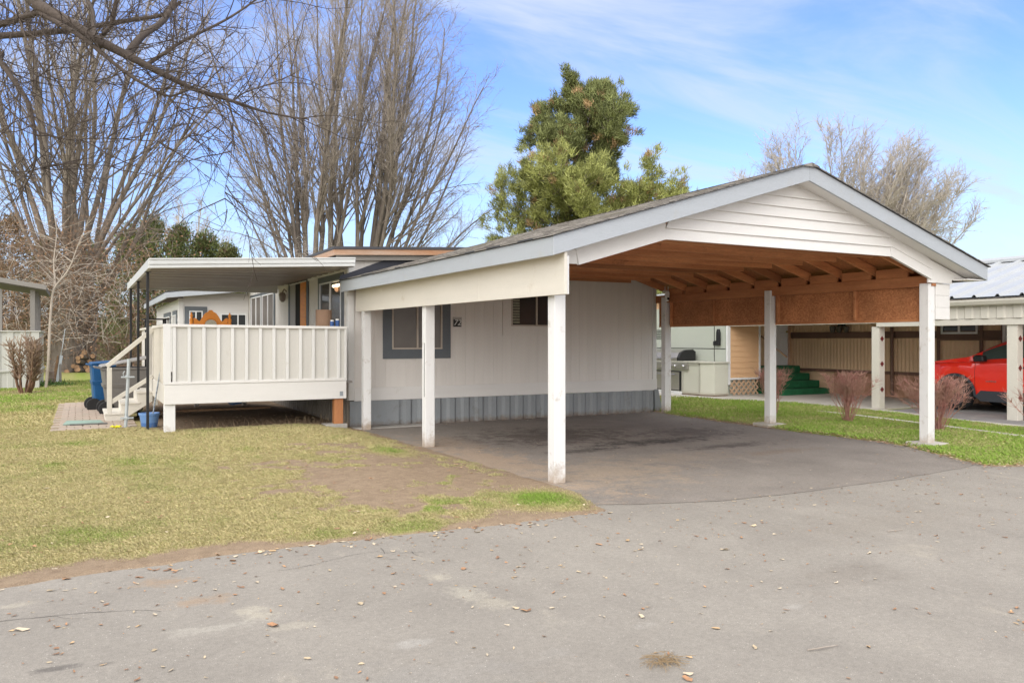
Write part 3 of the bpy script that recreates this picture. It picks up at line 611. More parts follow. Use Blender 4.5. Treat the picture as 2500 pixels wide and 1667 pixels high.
# side headers
h = MB()
ya = [7.22, 9.2, 11.15, 12.7, 13.98]
for i in range(4):
    y0, y1 = ya[i]+.002, ya[i+1]-.002
    xa, xb = 4.545-(y0-7.2)*.026, 4.545-(y1-7.2)*.026
    q0, q1 = 2.085+(y0-7.2)*.0022, 2.085+(y1-7.2)*.0022
    h.add([(xa, y0, q0), (xa+.035, y0, q0), (xb+.035, y1, q1), (xb, y1, q1), (xa, y0, 2.545), (xa+.035, y0, 2.545), (xb+.035, y1, 2.515), (xb, y1, 2.515)],
          [(0,3,2,1),(4,5,6,7),(0,1,5,4),(1,2,6,5),(2,3,7,6),(3,0,4,7)])
h.build('side_header', 'cream', CP, bevel=.002)
MB().bar((4.70, 7.72, 2.40), (4.52, 14.0, 2.40), .04, .28).build('plate_beam', 'wood_red', CP)
box_part('header_end', 'post', CP, 4.585, 4.615, 7.24, 7.56, 2.085, 2.50)
box_part('osb_panel', 'osb', CP, 11.262, 11.272, 7.66, 13.98, 1.90, 2.40, bevel=0)
box_part('bottom_rail', 'wood_red', CP, 11.255, 11.30, 7.65, 13.98, 1.872, 1.915)
box_part('plate_beam', 'wood_red', CP, 11.165, 11.255, 7.48, 13.98, 2.40, 2.56)
for y in (7.67, 8.85, 10.50, 10.78, 12.2, 13.50): box_part('stud', 'wood_red', CP, 11.20, 11.26, y, y+.045, 1.915, 2.40)
hb = MB(); 
for k_ in range(3): hb.box(11.262, 11.60, 7.49, 7.52, 1.90+k_*.18+.002, 1.90+(k_+1)*.18)
hb.box(11.575, 11.60, 7.52, 13.98, 1.90, 2.44)
hb.build('side_header', 'white_h', CP, bevel=.004)
# trusses with slope chords and level ties
def under(x, y):       # underside line of the roof at x
    el_, er_ = leftx(y), 12.07; zr = 3.64
    return lz(y)+(zr-lz(y))*(x-el_)/(RX-el_) if x < RX else 2.49+(zr-2.49)*(er_-x)/(er_-RX)
def roof_z(x, y): return under(x, y)+.03
for i, y in enumerate(np.linspace(7.85, 13.72, 10)):
    y = float(y)
    for (xa, xb) in ((4.605-(y-7.2)*.026, RX), (RX, 11.26)):
        za, zb = roof_z(xa, y)-.012, roof_z(xb, y)-.012
        r_ = MB(); dz = .135
        r_.add([(xa, y, za-dz), (xa, y+.04, za-dz), (xa, y+.04, za), (xa, y, za), (xb, y, zb-dz), (xb, y+.04, zb-dz), (xb, y+.04, zb), (xb, y, zb)],
               [(0,1,2,3),(7,6,5,4),(0,4,5,1),(1,5,6,2),(2,6,7,3),(3,7,4,0)])
        r_.build('rafter', 'wood_redx', CP)
    MB().box(6.02, 10.27, y-.043, y-.003, 2.80, 2.92).build('collar_tie', 'wood_redx', CP)
b_ = MB()
for i, y in enumerate(np.linspace(7.85, 13.72, 10)[:-1]): b_.box(11.175, 11.215, float(y)+.045, float(y)+.60, 2.56, 2.70)
b_.build('blocking', 'wood_red', CP)
# roof decking, shingles, fascia
def slab(xa, za, xb, zb, y0, y1, t, xa2=None, za2=None):
    xa2 = xa if xa2 is None else xa2; za2 = za if za2 is None else za2
    return MB().add([(xa, y0, za), (xb, y0, zb), (xb, y1, zb), (xa2, y1, za2), (xa, y0, za+t), (xb, y0, zb+t), (xb, y1, zb+t), (xa2, y1, za2+t)],
                    [(0,3,2,1),(4,5,6,7),(0,1,5,4),(1,2,6,5),(2,3,7,6),(3,0,4,7)])
xl0, xl1 = leftx(FY)+.02, leftx(BY)+.02
slab(xl0, lz(FY)+.035, RX, 3.675, 7.49, BY, .03, xl1, lz(BY)+.035).build('roof_sheathing', 'osb', CP)
slab(RX, 3.675, 12.05, 2.53, 7.49, BY, .03).build('roof_sheathing', 'osb', CP)
# front overhang soffit, painted
slab(xl0+.2, lz(FY)+.08, RX, 3.655, FY+.03, 7.488, .03).build('soffit', 'white_h', CP)
slab(RX, 3.655, 12.03, 2.518, FY+.03, 7.488, .03).build('soffit', 'white_h', CP)
def fascia_board(xa, za, xb, zb, y0, y1, hgt, name='rake_fascia'):
    MB().add([(xa, y0, za), (xb, y0, zb), (xb, y1, zb), (xa, y1, za), (xa, y0, za+hgt), (xb, y0, zb+hgt), (xb, y1, zb+hgt), (xa, y1, za+hgt)],
             [(0,3,2,1),(4,5,6,7),(0,1,5,4),(1,2,6,5),(2,3,7,6),(3,0,4,7)]).build(name, 'fascia', CP, bevel=.003)
fascia_board(4.39, 2.49, RX-.001, 3.64, FY-.002, FY+.03, .205)
fascia_board(RX+.001, 3.64, 12.07, 2.49, FY-.002, FY+.03, .205)
ya = [7.20, 9.1, 11.2, 12.9, BY]
ef = MB()
for i in range(4):
    y0, y1 = ya[i]+(.031 if i == 0 else .002), ya[i+1]-.002; xa, xb = leftx(y0), leftx(y1)
    ef.add([(xa, y0, lz(y0)), (xa+.025, y0, lz(y0)), (xb+.025, y1, lz(y1)), (xb, y1, lz(y1)), (xa, y0, lz(y0)+.20), (xa+.025, y0, lz(y0)+.20), (xb+.025, y1, lz(y1)+.20), (xb, y1, lz(y1)+.20)],
           [(0,3,2,1),(4,5,6,7),(0,1,5,4),(1,2,6,5),(2,3,7,6),(3,0,4,7)])
ef.build('eave_fascia', 'fascia', CP, bevel=.002)
box_part('eave_fascia', 'fascia', CP, 12.045, 12.07, FY+.031, BY, 2.49, 2.69)
# eave soffits closing the sides
slab(leftx(FY)+.026, 2.50, 4.545, 2.545, FY+.032, BY-.01, .012, leftx(BY)+.026, 2.46).build('eave_soffit', 'white_h', CP)
es = MB(); es.add([(11.60, 7.49, 2.46), (12.044, 7.49, 2.50), (12.044, BY, 2.50), (11.60, BY, 2.46)], [(0, 1, 2, 3)]); es.add([(11.60, 7.49, 2.472), (12.044, 7.49, 2.512), (12.044, BY, 2.512), (11.60, BY, 2.472)], [(3, 2, 1, 0)])
es.build('eave_soffit', 'white_h', CP)
# shingles: overlapping courses with ragged butts
def shingles(side):
    mb = MB(); rsn = random.Random(4 if side < 0 else 5); nC = 27
    for k_ in range(nC):
        t0, t1 = k_/nC, min(1, (k_+1.25)/nC)
        y = FY-.035
        while y < BY-.01:
            wd = rsn.uniform(.16, .34); y1 = min(y+wd, BY)
            def P(t, yy):
                if side < 0:
                    xe, ze = leftx(yy)-.03, lz(yy)+.205; return (xe+(RX-xe)*t, ze+(3.845-ze)*t)
                xe, ze = 12.10, 2.69; return (xe+(RX-xe)*t, ze+(3.845-ze)*t)
            j = rsn.uniform(-.004, .004); th = rsn.uniform(.010, .016)
            a0, b0 = P(max(0, t0+j*.25), y), P(t1, y); a1, b1 = P(max(0, t0+j*.25), y1), P(t1, y1)
            q = [(a0[0], y, a0[1]+.0), (a1[0], y1, a1[1]+.0), (b1[0], y1, b1[1]+.002), (b0[0], y, b0[1]+.002),
                 (a0[0], y, a0[1]+th), (a1[0], y1, a1[1]+th), (b1[0], y1, b1[1]+.004), (b0[0], y, b0[1]+.004)]
            mb.add(q, [(0,3,2,1),(4,5,6,7),(0,1,5,4),(1,2,6,5),(2,3,7,6),(3,0,4,7)] if side > 0 else [(0,1,2,3),(7,6,5,4),(4,5,1,0),(5,6,2,1),(6,7,3,2),(7,4,0,3)])
            y = y1
    return mb.build('shingles', 'shingle', CP)
shingles(-1); shingles(1)
M['edge_dark'] = mat('dark_roof_edge', (.055, .055, .058), .6, .2, 4, .1)
rc = MB()
for sgn, xe, ze in ((-1, leftx(FY)-.02, 2.695), (1, 12.09, 2.695)):
    rc.add([(xe, FY-.028, ze-.004), (RX, FY-.028, 3.842), (RX, FY+.01, 3.842), (xe, FY+.01, ze-.004), (xe, FY-.028, ze+.014), (RX, FY-.028, 3.862), (RX, FY+.01, 3.862), (xe, FY+.01, ze+.014)],
           [(0,3,2,1),(4,5,6,7),(0,1,5,4),(1,2,6,5),(2,3,7,6),(3,0,4,7)])
rc.add([(leftx(FY)-.028, FY-.02, 2.694), (leftx(FY)-.003, FY-.02, 2.694), (leftx(BY)-.003, BY, lz(BY)+.203), (leftx(BY)-.028, BY, lz(BY)+.203),
        (leftx(FY)-.028, FY-.02, 2.712), (leftx(FY)-.003, FY-.02, 2.712), (leftx(BY)-.003, BY, lz(BY)+.222), (leftx(BY)-.028, BY, lz(BY)+.222)], [(0,3,2,1),(4,5,6,7),(0,1,5,4),(1,2,6,5),(2,3,7,6),(3,0,4,7)])
rc.build('drip_edge', 'edge_dark', CP)
cap = MB(); y = FY-.04; rsn = random.Random(8)
while y < BY-.05:
    z = 3.862; cap.add([(RX-.14, y, z-.035), (RX, y, z+.004), (RX+.14, y, z-.035), (RX-.14, y+.2, z-.045), (RX, y+.2, z-.004), (RX+.14, y+.2, z-.045), (RX-.14, y, z-.05), (RX+.14, y, z-.05)], [(0, 1, 4, 3), (1, 2, 5, 4), (6, 7, 2, 1, 0)]); y += .15
cap.build('ridge_cap', 'shingle', CP)
# gable clapboards (front), wavy lower edge of the opening: level in the middle, angled at both sides
gs = MB(); GY = 7.47
def gtop(x): return under(x, 7.47)+.03
zb = 2.785; cw = .135
lv = [zb]
while lv[-1] < 3.75: lv.append(lv[-1]+cw)
for k_ in range(len(lv)-1):
    z0, z1 = lv[k_], lv[k_+1]
    def xat(z, side): # where underside line meets height z
        return 4.39+(z-.03-2.49)*(RX-4.39)/1.15 if side < 0 else 12.07-(z-.03-2.49)*(12.07-RX)/1.15
    if z0 > 3.64: break
    xl_, xr_ = xat(z0, -1), xat(z0, 1); xl2, xr2 = xat(min(z1, 3.665), -1), xat(min(z1, 3.665), 1)
    if k_ == 0: xl_, xr_ = 6.10, 10.17; xl2 = max(xl2-.0, 6.10) if xl2 > 6.1 else 6.10; xr2 = 10.17
    else: xl_ = max(xl_, 6.10 if z0 < 3.0 else 0); xr_ = min(xr_, 10.17 if z0 < 3.0 else 99)
    if z1 > 3.665: z1 = 3.665
    gs.add([(xl_, GY-.032, z0), (xr_, GY-.032, z0), (xr2, GY-.006, z1), (xl2, GY-.006, z1), (xl_, GY+.012, z0), (xr_, GY+.012, z0), (xr2, GY+.012, z1), (xl2, GY+.012, z1)],
           [(0, 1, 2, 3), (5, 4, 7, 6), (4, 5, 1, 0), (4, 0, 3, 7), (1, 5, 6, 2), (3, 2, 6, 7)])
gs.build('gable_siding', 'white_h', CP)
# angled boards either side, following the roof slope
for sd2 in (0, 1):
    for k_, (lo, hi) in enumerate(((.0, .15), (.15, .42))):
        yo = GY-.034+.010*k_
        if sd2 == 0: q = [(4.87-.16*lo, 2.43+lo), (6.098, 2.785+lo), (6.098, 2.785+hi), (4.87-.16*hi, 2.43+min(hi, .21))]
        else: q = [(10.172, 2.785+lo), (11.09+.16*lo, 2.49+lo), (11.09+.16*hi, 2.49+min(hi, .26)), (10.172, 2.785+hi)]
        MB().add([(q[0][0], yo, q[0][1]), (q[1][0], yo, q[1][1]), (q[2][0], GY-.014, q[2][1]), (q[3][0], GY-.014, q[3][1])]+[(a, GY+.01, b) for a, b in q],
                 [(0, 1, 2, 3), (7, 6, 5, 4), (4, 5, 1, 0), (5, 6, 2, 1), (7, 4, 0, 3), (6, 7, 3, 2)]).build('gable_side_board', 'white_h', CP)
MB().box(4.60, 4.89, GY-.012, GY+.012, 2.44, 2.60).build('gable_corner_board', 'white_h', CP, bevel=.003)
MB().prism([(11.04, 2.445), (11.60, 2.445), (11.60, 2.50), (12.03, 2.50), (11.04, 2.795)], 'y', GY-.012, GY+.014).build('gable_corner_board', 'white_h', CP)
MB().box(11.62, 12.03, 7.235, 7.455, 2.49, 2.505).build('eave_soffit', 'white_h', CP)

# camera and flood light fitting at the far corner
sc = thing('security_camera', 'small white dome camera with two aerials at the rear right corner of the carport', 'camera', (11.09, 13.52, 2.55))
MB().lathe((11.09, 13.50, 2.42), [(.03, 0), (.045, .03), (.05, .08), (.052, .17), (.045, .21), (.02, .23)], 14).build('body', 'white_plastic', sc, smooth=True)
MB().lathe((11.075, 13.45, 2.475), [(.026, 0), (.026, -.012), (.018, -.018)], 12, 'y').build('lens', 'black', sc)
MB().box(11.05, 11.14, 13.54, 13.60, 2.60, 2.66).build('bracket', 'white_plastic', sc, bevel=.004)
for x in (11.05, 11.135): MB().tube([(x, 13.52, 2.58), (x, 13.52, 2.74)], .006, 6).build('aerial', 'white_plastic', sc)

# ------------------------------------------------------------------ the mobile home
MH = thing('mobile_home', 'long white single-storey home behind the carport and deck with blue grey trim', 'house', (7.7, 14.1, 0))
HY, HX0, HX1 = 14.10, 4.27, 11.26
def grooved(x0, x1, y, z0, z1, pitch, gw=.012, gd=.005, seed=1, axis='x', outward=-1, thick=.1):
    """flat wall with thin vertical grooves cut in its face; axis x: face at y; axis y: face at x"""
    pr = [(x0, 0)]; x = x0+pitch
    while x < x1-.02:
        pr += [(x-gw/2, 0), (x-gw/4, gd), (x+gw/4, gd), (x+gw/2, 0)]; x += pitch
    pr.append((x1, 0)); vs = []
    for (a, d_) in pr:
        p = y-outward*d_
        for z in (z0, z1): vs.append((a, p, z) if axis == 'x' else (p, a, z))
    n_ = len(pr); fs = [(2*i, 2*i+2, 2*i+3, 2*i+1) for i in range(n_-1)]
    if (axis == 'x') != (outward < 0): fs = [f[::-1] for f in fs]
    return MB().add(vs, fs)
def corrugated(a0, a1, p, z0, z1, pitch, depth, axis='x', outward=-1, flat=.35, wob=0):
    pr = []; a = a0; i = 0
    while a < a1:
        for t_, d_ in ((0, 0), (flat*pitch, 0), (.5*pitch, depth), ((.5+flat)*pitch, depth)):
            if a+t_ <= a1: pr.append((a+t_, d_))
        a += pitch
    pr.append((a1, pr[-1][1])); vs = []
    for i, (s_, d_) in enumerate(pr):
        q = p+outward*d_; zz0 = z0+(wob*math.sin(i*1.7)*.5+wob*random.uniform(-.5, .5) if wob else 0)
        for z in (zz0, z1): vs.append((s_, q, z) if axis == 'x' else (q, s_, z))
    fs = [(2*i, 2*i+2, 2*i+3, 2*i+1) for i in range(len(pr)-1)]
    if axis == 'y': fs = [f[::-1] for f in fs]
    return MB().add(vs, fs)
g1 = grooved(HX0+.09, HX1-.09, HY, .70, 3.25, .203); g1.build('end_wall', 'wall', MH)
grooved(HY+.001, 24.0, HX0, .70, 2.98, .203, axis='y', outward=-1).build('side_wall', 'wall', MH)
box_part('wall_core', 'wall', MH, HX0+.012, HX1-.012, HY+.012, 24.0, .50, 2.96, bevel=0)
gt = MB().prism([(HX0+.012, 2.96), (HX1-.012, 2.96), (HX1-.012, 3.12), (7.76, 3.34), (HX0+.012, 3.12)], 'y', HY+.012, 24.0); gt.build('roof_core', 'wall', MH)
box_part('corner_board', 'white', MH, HX0-.006, HX0+.10, HY-.022, HY-.002, .50, 3.0); box_part('corner_board', 'white', MH, HX1-.10, HX1+.012, HY-.022, HY-.002, .70, 3.0)
box_part('corner_board', 'white', MH, HX0-.016, HX0-.001, HY+.0, HY+.10, .50, 3.0)
box_part('base_board', 'white_h', MH, HX0+.102, HX1+.02, HY-.026, HY-.001, .485, .725)
sk = corrugated(HX0+.02, HX1, HY-.008, -.02, .484, .30, .045, flat=.34, wob=.0); sk.build('skirting', 'skirt', MH)
box_part('skirting_patch', 'skirt', MH, 4.62, 5.22, HY-.052, HY-.04, .03, .484)
kp = MB(); kp.add([(11.20, HY-.06, -.0), (11.42, HY-.05, -.0), (11.30, HY-.045, .50), (11.19, HY-.05, .50)], [(0, 1, 2, 3)]); kp.add([(11.20, HY-.05, -.0), (11.42, HY-.04, -.0), (11.30, HY-.035, .50), (11.19, HY-.04, .50)], [(3, 2, 1, 0)])
o = kp.build('skirting_patch', 'skirt', MH); o['label'] = 'loose leaning end piece of blue grey skirting'
corrugated(HY, 24, HX0+.02, -.02, .70, .2, .02, axis='y').build('side_skirting', mat('weathered_skirting', (.30, .27, .23), .8, .3, 2, .2), MH)
def window(parent, axis, p, a0, a1, z0, z1, casing=None, cw=.1, outward=-1, panes=2, glass='glass', frame='white_trim', cas_m='blue_grey', top_only=False, fw=.028):
    """window on a wall plane; axis 'x': plane y=p, spans x; axis 'y': plane x=p, spans y"""
    def bx(mb, s0, s1, d0, d1, zz0, zz1):
        q0, q1 = p+outward*d0, p+outward*d1
        return mb.box(s0, s1, q0, q1, zz0, zz1) if axis == 'x' else mb.box(q0, q1, s0, s1, zz0, zz1)
    w_ = bx(MB(), a0, a1, -.008, .004, z0, z1).build('window', glass, parent)
    if casing:
        c_ = MB()
        bx(c_, a0-cw, a1+cw, .001, .026, z1, z1+cw)
        if not top_only: bx(c_, a0-cw, a1+cw, .001, .026, z0-cw, z0)
        bx(c_, a0-cw, a0, .001, .024, z0, z1); bx(c_, a1, a1+cw, .001, .024, z0, z1)
        cc_ = MB(); cc_.v = c_.v; cc_.f = c_.f; cc_.build('casing', cas_m, w_, bevel=.003)
    f_ = MB()
    bx(f_, a0, a1, .004, .034, z0, z0+fw); bx(f_, a0, a1, .004, .034, z1-fw, z1)
    bx(f_, a0, a0+fw, .004, .033, z0+fw, z1-fw); bx(f_, a1-fw, a1, .004, .033, z0+fw, z1-fw)
    for k_ in range(1, panes):
        m_ = a0+(a1-a0)*k_/panes; bx(f_, m_-fw*.6, m_+fw*.6, .004, .030, z0+fw, z1-fw)
    f_.build('frame', frame, w_, bevel=.002)
    return w_
M['frame_tan'] = mat('aged_window_frame', (.50, .44, .38), .5, .1, 3, .05)
window(MH, 'x', HY, 5.09, 6.10, 1.42, 2.42, True, .175, glass='glass_brown', frame='frame_tan')
w2 = window(MH, 'x', HY, 7.60, 8.78, 1.87, 2.62, True, .19, frame='frame_tan', cas_m='wall')
cu = MB()
for k_ in range(12): cu.box(7.63, 7.80, HY-.0075, HY-.0052, 1.93+k_*.055, 1.97+k_*.055)
cu.build('blind', mat('pale_blind', (.30, .30, .22), .7, .3, 12, 0), w2)
cv = MB(); cv.box(8.60, 8.72, HY-.0075, HY-.0052, 1.92, 2.55); cv.build('curtain', mat('pale_curtain', (.30, .32, .30), .7, .2, 12, 0), w2)
window(MH, 'y', HX0, 20.35, 21.8, 1.2, 2.77, True, .11, panes=2, top_only=True, glass='glass_brown'); window(MH, 'y', HX0, 21.95, 23.35, 1.2, 2.77, True, .11, panes=2, top_only=True, glass='glass_brown')
w3 = window(MH, 'y', HX0, 14.50, 16.0, 1.05, 2.72, True, .13, panes=2)
MB().tube([(4.262, 15.05, 2.62), (4.262, 14.66, 2.62)], .028, 8).build('lamp_tube', 'glow', w3)
MB().lathe((4.262, 14.80, 2.50), [(.02, 0), (.05, .03), (.05, .09)], 10).build('lamp_bulb', mat('warm_bulb', (.8, .5, .3), .4, 0, 1, 0, emit=((1, .5, .25), .25)), w3)
# door: open, varnished leaf seen inside the frame
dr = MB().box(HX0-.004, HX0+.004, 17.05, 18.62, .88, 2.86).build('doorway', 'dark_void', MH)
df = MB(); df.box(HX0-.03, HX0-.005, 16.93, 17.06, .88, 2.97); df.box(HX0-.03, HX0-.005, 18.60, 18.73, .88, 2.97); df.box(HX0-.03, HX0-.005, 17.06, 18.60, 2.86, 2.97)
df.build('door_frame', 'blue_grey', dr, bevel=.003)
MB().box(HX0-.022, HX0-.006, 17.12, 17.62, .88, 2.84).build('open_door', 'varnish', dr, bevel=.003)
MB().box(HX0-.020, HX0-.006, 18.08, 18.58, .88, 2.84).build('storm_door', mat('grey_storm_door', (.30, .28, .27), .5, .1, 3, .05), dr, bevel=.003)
sl_ = MB().lathe((HX0-.10, 19.0, 2.48), [(.03, 0), (.07, .05), (.085, .16), (.05, .22)], 10); sl_.tube([(HX0-.10, 19.0, 2.70), (HX0-.06, 19.0, 2.78), (HX0, 19.0, 2.72)], .02, 6)
tag(sl_.build('wall_lantern', mat('frosted_lantern', (.30, .25, .22), .3, .2, 6, 0)), 'small frosted lantern on the wall left of the open orange door', 'wall lamp')
# header trim of the side wall and flashing along the carport roof
box_part('wall_trim', 'white_h', MH, HX0-.03, HX0-.002, HY+.1, 24, 2.84, 2.95)
fl = MB(); fy = HY-.03
pf = [(4.10, 2.62), (5.9, 3.16), (5.9, 3.2), (5.3, 3.10), (4.95, 3.07), (4.27, 2.805), (4.10, 2.745)]; fl.prism(pf, 'y', fy, fy+.006)
fl.build('roof_flashing', 'navy', MH)
# roof with raw cedar edge board
RZ = 3.15
def rz(x): return 3.165+(x-3.9)*.048 if x < 7.76 else 3.165+(7.76-3.9)*.048-(x-7.76)*.048
rf = MB(); ry0, ry1 = 13.88, 24.4; x0_, x1_ = 3.93, 11.6
rf.prism([(x0_, rz(x0_)+.028), (7.76, rz(7.76)+.028), (x1_, rz(x1_)+.028), (x1_, rz(x1_)+.075), (7.76, rz(7.76)+.075), (x0_, rz(x0_)+.075)], 'y', ry0-.02, ry1)
rf.build('roof', mat('dark_rolled_roofing', (.06, .06, .068), .6, .2, 3, .1), MH)
fb = MB().prism([(x0_+.012, rz(x0_)-.075), (7.76, rz(7.76)-.075), (7.76, rz(7.76)+.026), (x0_+.012, rz(x0_)+.026)], 'y', ry0, ry0+.04); fb.build('roof_edge_board', 'wood_orange_h', MH, bevel=.003)
fb = MB().box(x0_+.012, x0_+.05, ry0+.042, ry1, rz(x0_)-.075, rz(x0_)+.026); fb.build('roof_edge_board', 'wood_orange_h', MH, bevel=.003)
sf = MB().prism([(x0_+.08, rz(x0_)-.16), (7.7, rz(7.76)-.16), (7.7, rz(7.76)-.01), (x0_+.08, rz(x0_)-.01)], 'y', ry0+.09, ry0+.13); sf.build('eave_board', mat('weathered_grey_board', (.34, .32, .29), .8, .2, 2, .3, 40, (.6, .6, 6)), MH)
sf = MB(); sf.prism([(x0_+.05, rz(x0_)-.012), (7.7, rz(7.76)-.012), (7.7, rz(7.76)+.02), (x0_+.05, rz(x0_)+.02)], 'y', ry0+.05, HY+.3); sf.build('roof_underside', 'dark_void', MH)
o = MB().box(6.9, 7.25, 14.9, 15.2, 3.40, 3.47); o.build('roof_vent', 'galv', MH, bevel=.01)
# number plate
npz = thing('number_plate', 'small square house number plate reading 72 under the carport', 'house number', (6.42, HY-.004, 1.94))
MB().box(6.325, 6.515, HY-.010, HY-.003, 1.845, 2.035).build('plate', mat('pale_plate', (.42, .40, .37), .5, .1, 10, 0), npz)
MB().box(6.338, 6.498, HY-.013, HY-.0105, 1.852, 1.992).build('plate_field', 'black', npz)
def text_mesh(name, txt, size, m, parent, loc, rot, ext=.002, shear=0):
    cu_ = bpy.data.curves.new(name, 'FONT'); cu_.body = txt; cu_.size = size; cu_.extrude = ext; cu_.align_x = 'CENTER'; cu_.align_y = 'CENTER'; cu_.shear = shear
    to = bpy.data.objects.new('tmp_text', cu_); COL.objects.link(to)
    dg = bpy.context.evaluated_depsgraph_get(); me = bpy.data.meshes.new_from_object(to.evaluated_get(dg)); bpy.data.objects.remove(to)
    me.materials.clear(); me.materials.append(M[m]); o = bpy.data.objects.new(name, me); COL.objects.link(o); o.parent = parent
    o.location = Vector(loc)-Vector(parent.location); o.rotation_euler = rot; return o
text_mesh('digits', '72', .155, 'white_plastic', npz, (6.418, HY-.0155, 1.925), (R(90), 0, 0), .0015, .25)

# ------------------------------------------------------------------ awning over the deck
AW = thing('patio_awning', 'flat white ribbed metal awning on thin black posts over the deck', 'awning', (1.0, 14.2, 0))
AX0, AX1, AY0, AY1 = .94, 4.24, 13.60, 19.9
def az_(x): return 2.71+(x-AX0)*.0525
ap = MB()
prf = []; y = AY0+.06
vs = []; 
ynum = int((AY1-AY0-.12)/.42)
for i in range(ynum):
    y = AY0+.06+i*.42
    for dy, dz in ((0, 0), (.02, -.055), (.17, -.055), (.19, 0), (.28, -.0), (.30, -.03), (.34, -.03), (.36, 0)): prf.append((y+dy, dz))
prf.append((AY1-.04, 0))
for y, dz in prf: vs += [(AX0+.05, y, az_(AX0+.05)+.05+dz), (AX1, y, az_(AX1)+.05+dz)]
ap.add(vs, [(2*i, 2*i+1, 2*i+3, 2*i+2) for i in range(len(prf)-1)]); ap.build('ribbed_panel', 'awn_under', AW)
tp = MB().prism([(AX0+.02, az_(AX0)+.10), (AX1, az_(AX1)+.10), (AX1, az_(AX1)+.112), (AX0+.02, az_(AX0)+.112)], 'y', AY0+.04, AY1-.02); tp.build('top_panel', 'awning', AW)
def gutter(pts_fn, name):
    return
ga_ = MB()
ga_.prism([(AX0, az_(AX0)-.0), (AX1, az_(AX1)-.0), (AX1, az_(AX1)+.052), (AX0, az_(AX0)+.052)], 'y', AY0-.004, AY0+.05)
ga_.prism([(AX0, az_(AX0)+.056), (AX1, az_(AX1)+.056), (AX1, az_(AX1)+.125), (AX0, az_(AX0)+.125)], 'y', AY0-.016, AY0+.05)
ga_.prism([(AX0, az_(AX0)+.127), (AX1, az_(AX1)+.127), (AX1, az_(AX1)+.152), (AX0, az_(AX0)+.152)], 'y', AY0-.028, AY0+.05)
ga_.build('front_gutter', 'awning', AW, bevel=.004)
gb = MB(); gb.box(AX0-.004, AX0+.05, AY0+.052, AY1, az_(AX0), az_(AX0)+.15); gb.box(AX0+.052, AX1, AY1-.05, AY1, az_(AX0)+.02, az_(AX1)+.08); gb.build('side_gutter', 'awning', AW, bevel=.004)
for y in (14.35, 16.75, 19.25):
    pb = MB().box(.955, .999, y-.022, y+.022, .118, az_(.97)-.002); pb.box(.93, 1.03, y-.05, y+.05, az_(.97)-.012, az_(.97)-.001); pb.build('post', 'black', AW, bevel=.003)
tag(MB().box(.80, 1.16, 14.2, 14.5, .03, .117).build('concrete_block', 'concrete', bevel=.012), 'low grey concrete block carrying the front black awning post', 'block')

# ------------------------------------------------------------------ deck
DK = thing('deck', 'raised white deck with panelled railing, open underneath', 'deck', (2.6, 13.7, 0))
DX0, DX1, DY = 1.19, 4.11, 13.68
dfl = MB()
for k_ in range(36): dfl.box(DX0+.02, DX1+.12, DY+.05+k_*.16, DY+.05+k_*.16+.152, .84, .875)
dfl.build('floor', mat('grey_deck_boards', (.30, .28, .26), .8, .2, 2, .2), DK, bevel=.003)
box_part('rim_board', 'white_h', DK, DX0-.02, DX1-.01, DY-.02, DY+.02, .575, .885)
box_part('rim_board', 'cream', DK, DX0-.02, DX0+.02, DY+.022, 19.4, .575, .885)
o = MB().box(3.98, 4.04, DY-.023, DY-.0205, .62, .70).build('paint_smudge', mat('grey_smudge', (.30, .33, .36), .7, .2, 10, 0), DK)
jb = MB()
for x in np.linspace(DX0+.3, DX1-.1, 7): jb.box(float(x)-.02, float(x)+.02, DY+.03, 19.3, .66, .838)
jb.build('joists', 'wood_redx', DK)
# front railing: panel, cap, bottom rail, battens
rb_ = MB().box(DX0+.10, DX1-.03, DY+.012, DY+.03, .93, 1.80); rb_.build('railing_panel', mat('off_white_panel', (.57, .555, .52), .6, .06, 1.5, .2, 40, (5, 5, .6), dirt=((.40, .35, .28), .60, .82, 3)), DK)
rl_ = MB(); rl_.prism([(DX0+.06, 1.80), (DX1, 1.785), (DX1, 1.83), (DX0+.06, 1.845)], 'y', DY-.035, DY+.05); rl_.build('top_rail', 'white_h', DK, bevel=.004)
MB().box(DX0+.05, DX1-.005, DY-.03, DY+.04, .888, .93).build('bottom_rail', 'white_h', DK, bevel=.004)
for i in range(13):
    x = DX0+.10+i*(DX1-DX0-.14)/12.6
    MB().box(x, x+.05, DY-.022, DY+.0115, .931, 1.798).build('batten', 'white', DK, bevel=.003)
box_part('corner_post', 'white', DK, DX0-.03, DX0+.075, DY-.025, DY+.08, .888, 1.85)
box_part('batten', 'white', DK, DX1-.045, DX1-.005, DY-.024, DY+.0115, .931, 1.79)
# side railing up to the steps
sp2 = MB().box(DX0+.012, DX0+.03, DY+.09, 15.95, .93, 1.80); sp2.build('railing_panel', 'cream', DK)
MB().box(DX0-.03, DX0+.05, DY+.08, 15.98, 1.80, 1.845).build('top_rail', 'cream', DK, bevel=.004)
for i in range(9): MB().box(DX0-.02, DX0+.011, DY+.12+i*.23, DY+.17+i*.23, .888, 1.798).build('batten', 'cream', DK, bevel=.003)
MB().box(DX0+.012, DX0+.03, 17.3, 19.4, .93, 1.80).build('railing_panel', 'cream', DK)
MB().box(DX0-.03, DX0+.05, 17.25, 19.42, 1.80, 1.845).build('top_rail', 'cream', DK, bevel=.004)
box_part('corner_post', 'cream', DK, DX0-.02, DX0+.07, 17.16, 17.25, .4, 1.86); box_part('corner_post', 'cream', DK, DX0-.02, DX0+.07, 15.985, 16.07, .4, 1.86)
box_part('leg', 'post', DK, DX0-.02, DX0+.145, DY+.025, DY+.16, .09, .574)
o = box_part('leg', 'wood_orange', DK, 3.90, 4.055, DY+.025, DY+.16, .135, .574); o['label'] = 'bare orange cedar post, never painted'
